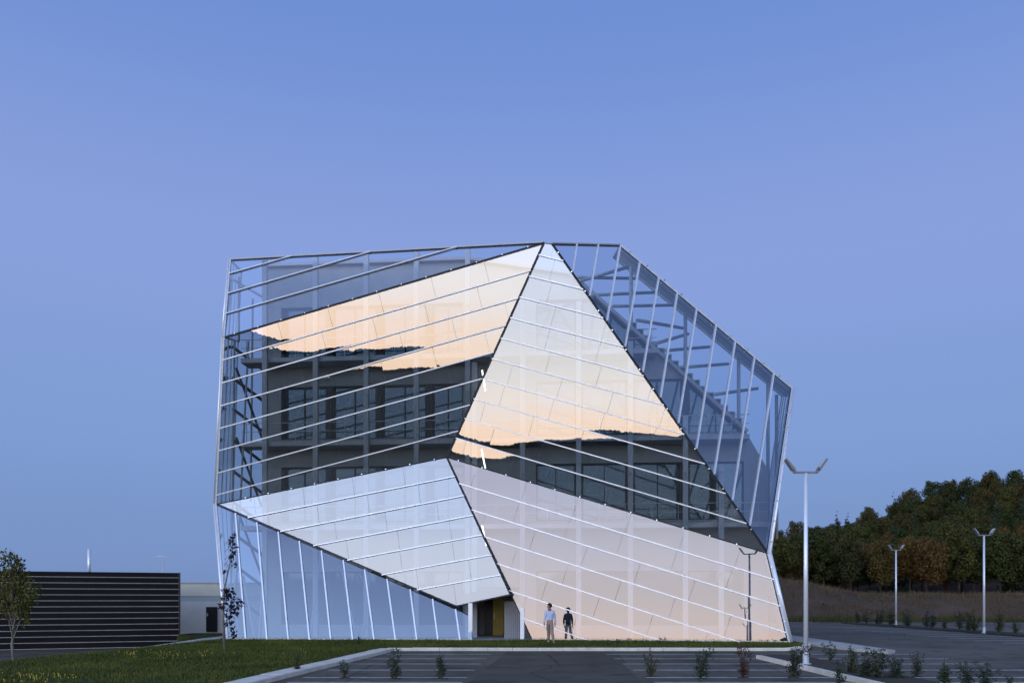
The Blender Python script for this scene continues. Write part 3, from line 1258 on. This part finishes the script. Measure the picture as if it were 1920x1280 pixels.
so.build('soffit', 'window_frame', bld)
# base plinth under the glass
for a, b in ((PFL, PFR), (P6, P9)):
    mb = MB()
    mb.bar(Vector((a.x, a.y + .06, .075)), Vector((b.x, b.y + .06, .075)), .20, .16, UP)
    mb.build('plinth', 'kerb_concrete', bld)
for (u0, v0, u1, v1) in ((904, 694, 910, 732), (903, 842, 910, 878), (904, 985, 912, 1022)):
    mb = MB()
    mb.tube([at(u0, v0, 44.3), at(u1, v1, 44.0)], .034, 8)
    mb.build('tube_lamp', 'tube_light', bld, smooth=True)

# ------------------------------------------------------------------ neighbouring buildings on the left
DL, DRr = at(-260, 1100, 43.3), at(335, 1100, 48.7)
dirL = Vector((DRr.x - DL.x, DRr.y - DL.y, 0))
lenL = dirL.length
dirL.normalize()
outL = Vector((dirL.y, -dirL.x, 0))
if outL.y > 0:
    outL = -outL
dark = empty('slatted_building', (DRr.x, DRr.y, 0), 'low dark building clad in black boards with thin pale strips', 'building')
zb, zt = -.62, 3.62
mb = MB()
a, b = Vector((DL.x, DL.y, 0)), Vector((DRr.x, DRr.y, 0))
q = [a - outL * .12, b - outL * .12, b - outL * 5, a - outL * 5]
mb.prism([Vector((p.x, p.y, zt - .03)) for p in (q[3], q[2], q[1], q[0])], Vector((0, 0, -zt + .03 + zb)))
mb.build('wall', 'door_dark', dark)
NS = 13
pitch = (zt - zb) / NS
for i in range(NS):
    z0 = zb + i * pitch
    mb = MB()
    mb.bar(a + UP * (z0 + pitch * .60), b + UP * (z0 + pitch * .60), pitch * .74, .10, UP)
    mb.build('board', 'slat_dark', dark)
    if i < NS:
        mb = MB()
        mb.bar(a + UP * (z0 + pitch * .115) + outL * .02, b + UP * (z0 + pitch * .115) + outL * .02, pitch * .09, .09, UP)
        mb.build('pale_strip', 'slat_pale', dark)
mb = MB()
mb.bar(b + UP * (zb) - outL * .02 + dirL * .05, b + UP * zt - outL * .02 + dirL * .05, .09, .30, dirL)
mb.build('corner_trim', 'door_dark', dark)
pm = at(167, 1050, 52)
mast = MB()
mast.tube([(pm.x, pm.y, 3.3), (pm.x, pm.y, at(167, 1029, 52).z)], .09, 10)
mo = mast.build('flue', 'white_steel', dark, smooth=True)

pale = empty('pale_building', (at(372, 1185, 56).x, 56, 0), 'pale rendered building with a dark door between the black cladding and the glass', 'building')
xl, xr = at(250, 1100, 56).x, at(470, 1100, 56).x
zA, zB_, zC_ = at(0, 1127, 56).z, at(0, 1117, 56).z, at(0, 1093, 56).z
mb = MB(); mb.box((xl, 56, -.7), (xr, 64, zA)); mb.build('lower_wall', 'render_wall', pale)
mb = MB(); mb.box((xl, 56.04, zA), (xr, 64, zB_)); mb.build('band', 'wall_band', pale)
mb = MB(); mb.box((xl, 56.0, zB_), (xr, 64, zC_)); mb.build('upper_wall', 'render_ochre', pale)
mb = MB(); mb.box((xl - .1, 55.94, zC_), (xr + .1, 64.1, zC_ + .07)); mb.build('roof_edge', 'wall_band', pale)
d0, d1 = at(387, 1100, 56).x, at(408, 1100, 56).x
mb = MB(); mb.box((d0, 55.93, -.02), (d1, 55.998, at(0, 1137, 56).z)); dd = mb.build('door', 'door_dark', pale)
mb = MB(); mb.box((d0 + .08, 55.88, 1.0), (d0 + .14, 55.93, 1.2)); mb.build('handle', 'galvanised', dd)
wx0, wx1 = at(345, 1100, 56).x, at(362, 1100, 56).x
an = MB()
ax_ = at(306, 1075, 58)
an.tube([(ax_.x, 58, zC_ - .3), (ax_.x, 58, at(306, 1040, 58).z)], .03, 6)
an.bar((ax_.x - .5, 58, at(306, 1042, 58).z), (ax_.x + .12, 58, at(306, 1042, 58).z), .03, .03)
an.build('aerial', 'galvanised', pale)

# ------------------------------------------------------------------ lamp posts
def lamp_post(loc, label, rot=0.0, h=5.9):
    r = empty('lamp_post', loc, label, 'lamp post', 'twin head lamp posts of the car park')
    x, y, z = loc
    c, s = math.cos(rot), math.sin(rot)
    D = Vector((c, s, 0))
    b = Vector(loc)
    m = MB(); m.tube([b, b + UP * .02], .17, 12); m.tube([b + UP * .02, b + UP * .35], [.10, .09], 12); m.build('base', 'galvanised', r, smooth=False)
    m = MB(); m.tube([b + UP * .02, b + UP * h], [.076, .054], 12); m.build('pole', 'white_steel', r, smooth=True)
    m = MB(); m.bar(b + UP * (h + .03) - D * .36, b + UP * (h + .03) + D * .36, .06, .06, UP); m.build('crossbar', 'lamp_head', r)
    for sg in (-1, 1):
        st = b + UP * (h + .03) + D * (sg * .33)
        tip = st + D * (sg * .27) + UP * .37
        ax = (tip - st).normalized()
        side = Vector((-D.y, D.x, 0))
        m = MB(); m.bar(st, st + ax * .12, .09, .09, side); m.bar(st + ax * .10, tip + ax * .05, .28, .08, side, w2=.25, d2=.05)
        hd = m.build('lamp_head', 'lamp_head', r)
        nn = ax.cross(side)
        if nn.z < 0:
            nn = -nn
        m = MB(); m.bar(st + ax * .16 + nn * .05, tip + nn * .042, .21, .02, side)
        m.build('lens', 'lamp_lens', hd)
    return r


L1 = gp(1511, 1250)
lamp_post((L1.x, L1.y, .1), 'nearest tall white twin lamp post standing in the planting island')
L2_ = gp(1680, 1173)
lamp_post((L2_.x, L2_.y, .05), 'small far twin lamp post in front of the orange brown trees')
L3 = gp(1845, 1188)
lamp_post((L3.x, L3.y, .05), 'white twin lamp post near the right edge before the wooded hill')
lamp_post((L1.x - 41.5 * .157, L1.y - 41.5, 0), 'twin lamp post behind the viewer, seen only mirrored low in the glass')
lamp_post((L1.x - 82 * .157, L1.y - 82, 0), 'farthest twin lamp post behind the viewer, its tiny image mirrored in the glass')

# ------------------------------------------------------------------ vegetation
def leaf_cloud(mb, centers, n, size, rr, flat=.5, mi=0):
    """leaf-sized bent quads spread through balls; centers: (Vector, radius)"""
    wsum = sum(r ** 2 for _, r in centers)
    for c, r in centers:
        k = max(3, int(n * r * r / wsum))
        for _ in range(k):
            d = Vector((rr.gauss(0, 1), rr.gauss(0, 1), rr.gauss(0, 1))).normalized()
            p = c + d * (r * (rr.random() ** .45))
            nrm = (d * .6 + Vector((rr.gauss(0, .6), rr.gauss(0, .6), rr.gauss(.35, .6)))).normalized()
            t = nrm.orthogonal().normalized()
            t.rotate(Matrix.Rotation(rr.uniform(0, 6.283), 3, nrm))
            b = nrm.cross(t)
            s = size * rr.uniform(.6, 1.3)
            k0 = len(mb.v)
            mb.v += [p - t * s, p + b * s * flat - nrm * s * .12, p + t * s, p - b * s * flat - nrm * s * .12]
            mb.f.append([k0, k0 + 1, k0 + 2, k0 + 3])
            mb.mi.append(mi)


def make_tree(name, h, trunk_h, rad, seed, leaf, n, size, bark='bark', conic=False):
    rr = random.Random(seed)
    r = empty(name, (0, 0, 0))
    m = MB()
    bend = [Vector((rr.gauss(0, .05) * i, rr.gauss(0, .05) * i, h * .78 * i / 5)) for i in range(6)]
    m.tube(bend, [.019 * h * (1 - .16 * i) for i in range(6)], 7)
    cents = []
    nl = 13 if not conic else 11
    for i in range(nl):
        if conic:
            t = i / (nl - 1)
            z = trunk_h + (h - trunk_h) * t
            rr_ = rad * (1 - t) ** .8 + .12
            for j in range(3 if t < .75 else 1):
                a = rr.uniform(0, 6.283)
                cents.append((Vector((math.cos(a) * rr_ * .5, math.sin(a) * rr_ * .5, z)), rr_ * .62))
            continue
        a = i * 2.4 + rr.uniform(-.5, .5)
        t = (i + .5) / nl
        z = trunk_h + (h - trunk_h) * (.12 + .80 * t)
        prof = math.sin(math.pi * min(1, .22 + .70 * t)) ** .8
        d = rad * prof * rr.uniform(.35, .80)
        c = Vector((math.cos(a) * d, math.sin(a) * d, z))
        cents.append((c, rad * rr.uniform(.34, .52) * (.65 + .5 * prof)))
        st = bend[0].lerp(bend[-1], max(.25, (z - .9) / (h * .78)) if (z - .9) / (h * .78) < 1 else .98)
        m.tube([st, st.lerp(c, .55) + Vector((0, 0, .1)), c], [.011 * h * .8, .007 * h * .8, .003 * h], 5)
    m.build('trunk', bark, r, smooth=True)
    lm = MB()
    leaf_cloud(lm, cents, n, size, rr)
    lm.build('crown', leaf, r)
    return r


def place(proto, loc, scale, rz, label, category, group, first):
    o = proto if first else copy_tree(proto)
    o.location = loc
    o.scale = scale
    o.rotation_euler = (0, 0, rz)
    tag(o, label, category, group)
    return o


protos = [make_tree('hillside_tree', 7.2, 1.5, 2.1, 11, 'leaf_hill', 4600, .155),
          make_tree('hillside_tree', 7.8, 1.3, 1.9, 12, 'leaf_hill', 4600, .155),
          make_tree('hillside_tree', 6.6, 1.6, 2.3, 13, 'leaf_hill', 4600, .155),
          make_tree('hillside_tree', 6.6, 1.5, 2.4, 14, 'leaf_autumn', 4200, .155),
          make_tree('hillside_tree', 6.9, 1.7, 2.2, 15, 'leaf_autumn', 3600, .155),
          make_tree('conifer', 8.6, .8, 1.7, 16, 'leaf_pine', 2600, .20, conic=True)]
used = [False] * len(protos)
rt = random.Random(21)


def put_tree(k, x, y, s, label, group):
    f_ = not used[k]
    used[k] = True
    return place(protos[k], (x, y, hill_h(x, y) - .12), (s * rt.uniform(.92, 1.1), s * rt.uniform(.92, 1.1), s), rt.uniform(0, 6.28), label, 'tree', group, f_)


front = [(1462, 98, 2, .85, 'dark tree at the left end of the wood, beside the glass building'),
         (1500, 100, 0, .80, 'dark green tree right behind the nearest lamp post'),
         (1545, 99, 1, .86, 'green tree in the front row just right of the nearest lamp post'),
         (1595, 97, 0, .95, 'olive tree in the front row left of the brown autumn tree'),
         (1652, 96, 3, .95, 'orange brown autumn tree just left of the small far lamp post'),
         (1706, 97, 4, .95, 'russet tree just right of the small far lamp post'),
         (1738, 96, 3, 1.0, 'golden brown tree with a pale trunk between the two far lamp posts'),
         (1797, 96, 1, 1.0, 'green tree in the front row left of the lamp post near the right edge'),
         (1826, 97, 2, 1.0, 'dark green tree right behind the lamp post near the right edge'),
         (1875, 95, 0, 1.05, 'dark tree in the front row right of the last lamp post'),
         (1925, 95, 2, 1.1, 'dark tree cut by the right edge in the front row')]
for u, y, k, s, lab in front:
    put_tree(k, (u - 960) / F * y, y, s, lab, 'trees of the front row at the wood edge')
y = 101.5
row = 0
seen = {}
ROWS = ('second', 'third', 'fourth', 'fifth', 'sixth', 'seventh', 'eighth', 'ninth', 'tenth', 'eleventh', 'twelfth', 'thirteenth', 'fourteenth', 'fifteenth', 'sixteenth')


def landmark(u):
    for lim, t in ((1500, 'beside the glass building'), (1560, 'behind the nearest lamp post'), (1640, 'left of the brown autumn trees'), (1700, 'above the small far lamp post'),
                   (1790, 'between the two far lamp posts'), (1860, 'above the last lamp post')):
        if u < lim:
            return t
    return 'at the right picture edge'



while y < 176:
    u = 1446 + rt.uniform(0, 25)
    step = 3.5 / y * F
    while u < 1985:
        x = (u - 960) / F * y + rt.uniform(-.8, .8)
        yy = y + rt.uniform(-1.6, 1.6)
        r_ = rt.random()
        if x < 36 and yy > 112:
            u += step
            continue
        if r_ < (.16 if y < 130 else .34):
            k, s, lab, grp = 5, rt.uniform(.65, 1.02), 'pointed dark conifer, %s row of the wood, %s' % (ROWS[row], landmark(u)), 'conifers of the hillside wood'
        elif r_ < .42 and y < 140:
            k, s, lab, grp = rt.choice((3, 4)), rt.uniform(.8, 1.0), 'brownish autumn tree, %s row of the wood, %s' % (ROWS[row], landmark(u)), 'autumn trees inside the wood'
        else:
            k, s, lab, grp = rt.choice((0, 1, 2)), rt.uniform(.68, 1.18), 'round green tree, %s row of the wood, %s' % (ROWS[row], landmark(u)), 'green trees of the hillside wood'
        seen[lab] = seen.get(lab, 0) + 1
        if seen[lab] > 1:
            lab += (', further right', ', third along', ', fourth along', ', fifth along')[min(seen[lab] - 2, 3)]
        put_tree(k, x, yy, s, lab, grp)
        u += step * rt.uniform(.8, 1.3)
    y += 5.2
    row += 1

# young tree on the lawn at the left edge
t1 = make_tree('young_tree', 3.55, 1.15, .95, 31, 'leaf_lawn_tree', 1900, .075, 'bark_pale')
p = gp(25, 1238, .11)
place(t1, (p.x, p.y, .08), (.74, .74, 1), .4, 'bushy green young tree on the lawn at the left edge', 'tree', 'young lawn trees', True)


def make_sparse(h, seed):
    rr = random.Random(seed)
    r = empty('young_tree', (0, 0, 0))
    m = MB()
    m.tube([(0, 0, 0), (-.05, 0, 1.2), (-.02, 0, 2.4), (.25, 0, 3.6), (.40, 0, h)], [.055, .05, .035, .02, .008], 7)
    cents = []
    spots = ((.15, 2.15, .35), (.30, 1.85, .32), (.02, 1.75, .22), (.35, 1.45, .30), (.20, 1.15, .22), (.42, .85, .16), (.38, .62, .14), (.05, 2.35, .2), (.38, 4.2, .22), (.45, 4.5, .14), (.15, 3.7, .18), (.3, 3.4, .14), (.4, 3.9, .16), (.10, 3.1, .10))
    for x, z, s in spots:
        c = Vector((x + rr.gauss(0, .04), rr.gauss(0, .15), z))
        m.tube([(0, 0, max(.5, z - .3)), c], [.012, .004], 5)
        cents.append((c, s))
    m.build('trunk', 'bark_pale', r, smooth=True)
    lm = MB()
    leaf_cloud(lm, cents, 420, .080, rr, .6)
    lm.build('crown', 'leaf_purple', r)
    return r


t2 = make_sparse(4.75, 41)
p = gp(421, 1217, .11)
place(t2, (p.x, p.y, .08), (1, 1, 1), 0, 'thin sapling with sparse dark purple leaves before the left glass corner', 'tree', 'young lawn trees', True)


def make_shrub(h, seed, leaf):
    rr = random.Random(seed)
    r = empty('shrub', (0, 0, 0))
    m = MB()
    cents = []
    lean = Vector((rr.gauss(0, .07), rr.gauss(0, .07), 0))
    for i in range(rr.randint(4, 8)):
        a = rr.uniform(0, 6.283)
        sp = rr.uniform(.04, .26)
        top = Vector((math.cos(a) * sp, math.sin(a) * sp, h * rr.uniform(.5, 1.0))) + lean
        if i == 0:
            top = Vector((lean.x, lean.y, h))
        m.tube([(0, 0, 0), (top.x * .35, top.y * .35, top.z * .5), top], [.010, .007, .003], 5)
        for t in (.22, .42, .6, .78, .94):
            if rr.random() < .82:
                cents.append((Vector((top.x * t * 1.1, top.y * t * 1.1, top.z * t)) + Vector((rr.gauss(0, .03), rr.gauss(0, .03), 0)), rr.uniform(.07, .13) * (1.25 - .5 * t)))
    m.build('stem', 'bark', r)
    lm = MB()
    leaf_cloud(lm, cents, 560, .037, rr, .40)
    lm.build('foliage', leaf, r)
    return r


SH = {'g': [make_shrub(1.0, q, 'leaf_shrub') for q in (51, 52, 55, 56, 57)], 'r': [make_shrub(1.0, 53, 'leaf_shrub_red')], 'o': [make_shrub(1.0, 54, 'leaf_shrub_olive')]}
sused = set()


def put_shrub(u, vb, h, kind, label, wide=1.0, z=0.0, group='young shrubs of the car park', Y=None):
    pr = rt.choice(SH[kind])
    p = gp(u, vb, z) if Y is None else Vector((at(u, 1200, Y).x, Y, z))
    f_ = pr not in sused
    sused.add(pr)
    s = h
    return place(pr, (p.x, p.y, z - .01), (s * 1.4 * wide, s * 1.4 * wide, s), rt.uniform(0, 6.28), label, 'shrub', group, f_)


def pit(u, v):
    p = gp(u, v)
    m = MB()
    m.prism([Vector((p.x + .15 * math.cos(k * .785), p.y + .13 * math.sin(k * .785), .022)) for k in range(8)], Vector((0, 0, -.03)))
    tag(m.build('planting_pit', 'mulch'), kind='structure')


for (u, vb, vt, kd, wd, lab) in ((556, 1262, 1214, 'o', .7, 'thin olive shrub at the left, next to the slanting kerb'),
                                (646, 1271, 1234, 'g', .9, 'short dark shrub by the side kerb, left of two taller shrubs'),
                                (742, 1272, 1211, 'g', 1.0, 'tall dark shrub where the two kerbs meet'),
                                (829, 1272, 1211, 'g', .9, 'dark shrub among the left bay lines, nearest the entrance'),
                                (1221, 1268, 1214, 'o', .7, 'thin pale shrub at the left end of the right bays'),
                                (1314, 1272, 1206, 'g', 1.0, 'green shrub left of the reddish shrub in the right bays'),
                                (1393, 1270, 1200, 'r', .7, 'reddish brown shrub in the right bays'),
                                (1487, 1270, 1202, 'g', 1.1, 'green shrub just left of the nearest lamp post')):
    Y = EYE * F / (vb - HZ)
    put_shrub(u, vb, (vb - vt) * Y / F, kd, lab, wd)
    pit(u, vb)
isl = [(1556, 1240, 1200, 'g', .9, 'dark shrub just right of the nearest lamp post'), (1594, 1266, 1208, 'o', 1.0, 'second shrub right of the nearest lamp post'),
       (1615, 1274, 1210, 'g', 1.3, 'bushy shrub at the middle of the island cluster'), (1642, 1276, 1212, 'g', 1.3, 'wide shrub right of the island kerb end'),
       (1683, 1276, 1222, 'g', 1.4, 'low wide shrub right of the pale path end'), (1720, 1268, 1220, 'g', 1.0, 'slim shrub between two wide shrubs at lower right'),
       (1772, 1282, 1230, 'g', 1.3, 'shrub at lower right below the small far lamp post'), (1815, 1284, 1238, 'g', 1.4, 'low shrub at lower right left of the corner'),
       (1848, 1284, 1236, 'g', 1.3, 'low shrub below the lamp post near the right edge'), (1895, 1288, 1262, 'g', 1.2, 'smallest shrub in the lower right corner'),
       (1575, 1282, 1236, 'g', 1.1, 'shrub low in the frame by the island kerb')]
for (u, vb, vt, kd, wd, lab) in isl:
    Y = EYE * F / (vb - HZ)
    put_shrub(u, vb, (vb - vt) * Y / F, kd, lab, wd)
    pit(u, vb)
ORD = ('first', 'second', 'third', 'fourth', 'fifth', 'sixth', 'seventh', 'eighth', 'ninth', 'tenth', 'eleventh', 'twelfth', 'thirteenth', 'fourteenth', 'fifteenth', 'sixteenth', 'seventeenth', 'eighteenth', 'nineteenth', 'twentieth')
for i in range(26):
    Y = 72 - 1.55 * i + rt.uniform(-.4, .4)
    x = 29.5 + rt.uniform(-.4, .4)
    u = 960 + x / Y * F
    if u > 1935:
        continue
    put_shrub(u, 0, rt.uniform(.9, 1.5), rt.choice('ggo'), 'small shrub in the far planting strip, %s from its far end' % ORD[min(i, 19)], 1.0, .1, 'shrubs of the far planting strip', Y)
for (u, vb, h, kd, wd, lab) in ((1160, 1207, .28, 'g', 1.6, 'low dark plant at the foot of the pink facet, right of the person'), (1192, 1207, .24, 'g', 1.8, 'low green plant at the foot of the pink facet, second from the person'),
                                (1236, 1208, .40, 'o', .8, 'thin yellowish plant at the foot of the pink facet'), (672, 1209, .55, 'g', .7, 'little plant at the foot of the blue lower left facet')):
    put_shrub(u, vb, h, kd, lab, wd, .11, 'small plants along the glass')

# ------------------------------------------------------------------ the person
def skin_mesh(name, verts, edges, radii, m, parent, root=0, sub=2):
    me = bpy.data.meshes.new(name)
    me.from_pydata([tuple(v) for v in verts], edges, [])
    me.materials.append(MATS[m])
    o = bpy.data.objects.new(name, me)
    COL.objects.link(o)
    if parent:
        o.parent = parent
    md = o.modifiers.new('skin', 'SKIN')
    md.use_smooth_shade = True
    for i, r_ in enumerate(radii):
        sv = me.skin_vertices[0].data[i]
        sv.radius = (r_, r_) if not isinstance(r_, tuple) else r_
        sv.use_root = (i == root)
    sm = o.modifiers.new('sub', 'SUBSURF')
    sm.levels = sub
    sm.render_levels = sub
    return o


pp = Vector((at(1031, 1200, 38.9).x, 38.9, .11))
per = empty('person', (pp.x, pp.y, .115), 'person with dark curly hair in a white shirt and beige trousers walking by the facade', 'person')
# local frame: the person walks to the right-away, +x right of the picture, y away; head turned to the left
B = [(0, 0, .93), (0, .01, 1.10), (0, .02, 1.28), (0, .02, 1.42), (-.005, .01, 1.49), (-.02, 0, 1.56), (-.03, -.01, 1.64), (-.03, -.01, 1.72),      # 0-7 pelvis..head
     (-.09, 0, .88), (-.05, .14, .50), (-.06, .20, .10), (-.05, .08, .03),                  # left leg 8-11
     (.09, 0, .88), (.09, -.12, .50), (.16, -.30, .12), (.18, -.20, .03),                   # right leg 12-15
     (-.18, .02, 1.39), (-.24, .02, 1.12), (-.26, -.08, .89), (-.265, -.11, .81),           # left arm 16-19
     (.18, .02, 1.39), (.24, .06, 1.12), (.24, .02, .88), (.235, -.01, .80)]                # right arm 20-23
BE = [(0, 1), (1, 2), (2, 3), (3, 4), (4, 5), (5, 6), (6, 7), (0, 8), (8, 9), (9, 10), (10, 11), (0, 12), (12, 13), (13, 14), (14, 15), (3, 16), (16, 17), (17, 18), (18, 19), (3, 20), (20, 21), (21, 22), (22, 23)]
BR = [(.15, .10), (.135, .09), (.15, .10), (.11, .08), .055, .062, .09, .07, .085, .058, .042, .035, .085, .058, .042, .035, .055, .043, .033, .028, .055, .043, .033, .028]
skin_mesh('body', B, BE, BR, 'skin', per)
# five fingers on each hand, curled a little
for sx, hx, hy, hz in ((-1, -.265, -.11, .81), (1, .235, -.01, .80)):
    fm = MB()
    for j in range(4):
        y_ = hy - .03 + .02 * j
        L = (.075, .085, .08, .06)[j]
        fm.tube([(hx, y_, hz + .02), (hx, y_ - .004, hz - L * .55), (hx - sx * .018, y_ - .006, hz - L)], [.010, .009, .006], 6)
    fm.tube([(hx, hy - .03, hz + .04), (hx - sx * .02, hy - .055, hz + .005), (hx - sx * .02, hy - .06, hz - .025)], [.011, .010, .007], 6)
    fo = fm.build('fingers', 'skin')
    fo.parent = per
shirt = [B[0], B[1], B[2], (0, .02, 1.40), (0, .012, 1.50), (-.16, .02, 1.405), B[17], (-.257, -.06, .92), (.16, .02, 1.405), B[21], (.24, .03, .91)]
shirt[0] = (0, 0, .99)
skin_mesh('shirt', shirt, [(0, 1), (1, 2), (2, 3), (3, 4), (3, 5), (5, 6), (6, 7), (3, 8), (8, 9), (9, 10)],
          [(.170, .122), (.158, .115), (.172, .122), (.150, .105), .074, .080, .060, .046, .080, .060, .046], 'shirt', per)
tro = [(0, 0, 1.0), (0, 0, .92), B[8], B[9], (-.06, .195, .12), B[12], B[13], (.155, -.285, .13)]
skin_mesh('trousers', tro, [(0, 1), (1, 2), (2, 3), (3, 4), (1, 5), (5, 6), (6, 7)], [(.155, .115), (.165, .12), .102, .080, .066, .102, .080, .066], 'trousers', per)
hm = MB()
rh = random.Random(5)
for i in range(420):
    d = Vector((rh.gauss(0, 1), rh.gauss(0, 1), rh.gauss(0, 1))).normalized()
    if d.z < -.45 or (d.x < -.35 and d.z < .35):
        continue
    c = Vector((-.015, 0, 1.69)) + Vector((d.x * .105, d.y * .10, d.z * .115))
    s = rh.uniform(.016, .028)
    k = len(hm.v)
    for v in IV:
        hm.v.append(c + v * s)
    for f_ in IF:
        hm.f.append([k + q_ for q_ in f_])
        hm.mi.append(0)
ho = hm.build('hair', 'hair')
ho.parent = per
# face, turned to the left of the picture
fc = MB()
fc.tube([(-.105, -.01, 1.665), (-.145, -.012, 1.635), (-.112, -.01, 1.625)], [.010, .016, .012], 6)
fc.tube([(-.108, -.030, 1.592), (-.118, -.010, 1.590), (-.108, .012, 1.592)], [.006, .009, .006], 6)
no = fc.build('nose_and_mouth', 'skin'); no.parent = per
ey = MB()
for s in (-.040, .022):
    c = Vector((-.112, s, 1.668))
    k = len(ey.v)
    for v in IV:
        ey.v.append(c + v * .011)
    for f_ in IF:
        ey.f.append([k + q_ for q_ in f_]); ey.mi.append(0)
eo = ey.build('eyes', 'hair'); eo.parent = per
ea = MB()
ea.tube([(-.02, -.105, 1.685), (-.01, -.115, 1.655), (-.025, -.102, 1.625)], [.012, .018, .010], 6)
eo = ea.build('ear', 'skin'); eo.parent = per
for (x, y_, a_) in ((-.055, .15, 0), (.17, -.26, 0)):
    sm = MB()
    z_ = .045
    k = len(sm.v)
    for v in IV:
        sm.v.append(Vector((x + v.x * .05, y_ + v.y * .14, max(.0, z_ + v.z * .055))))
    for f_ in IF:
        sm.f.append([k + q_ for q_ in f_]); sm.mi.append(0)
    so_ = sm.build('shoe', 'shoe'); so_.parent = per
    so_.location.z = 0

for i, k in enumerate(used):
    if not k:
        bpy.data.objects.remove(protos[i])
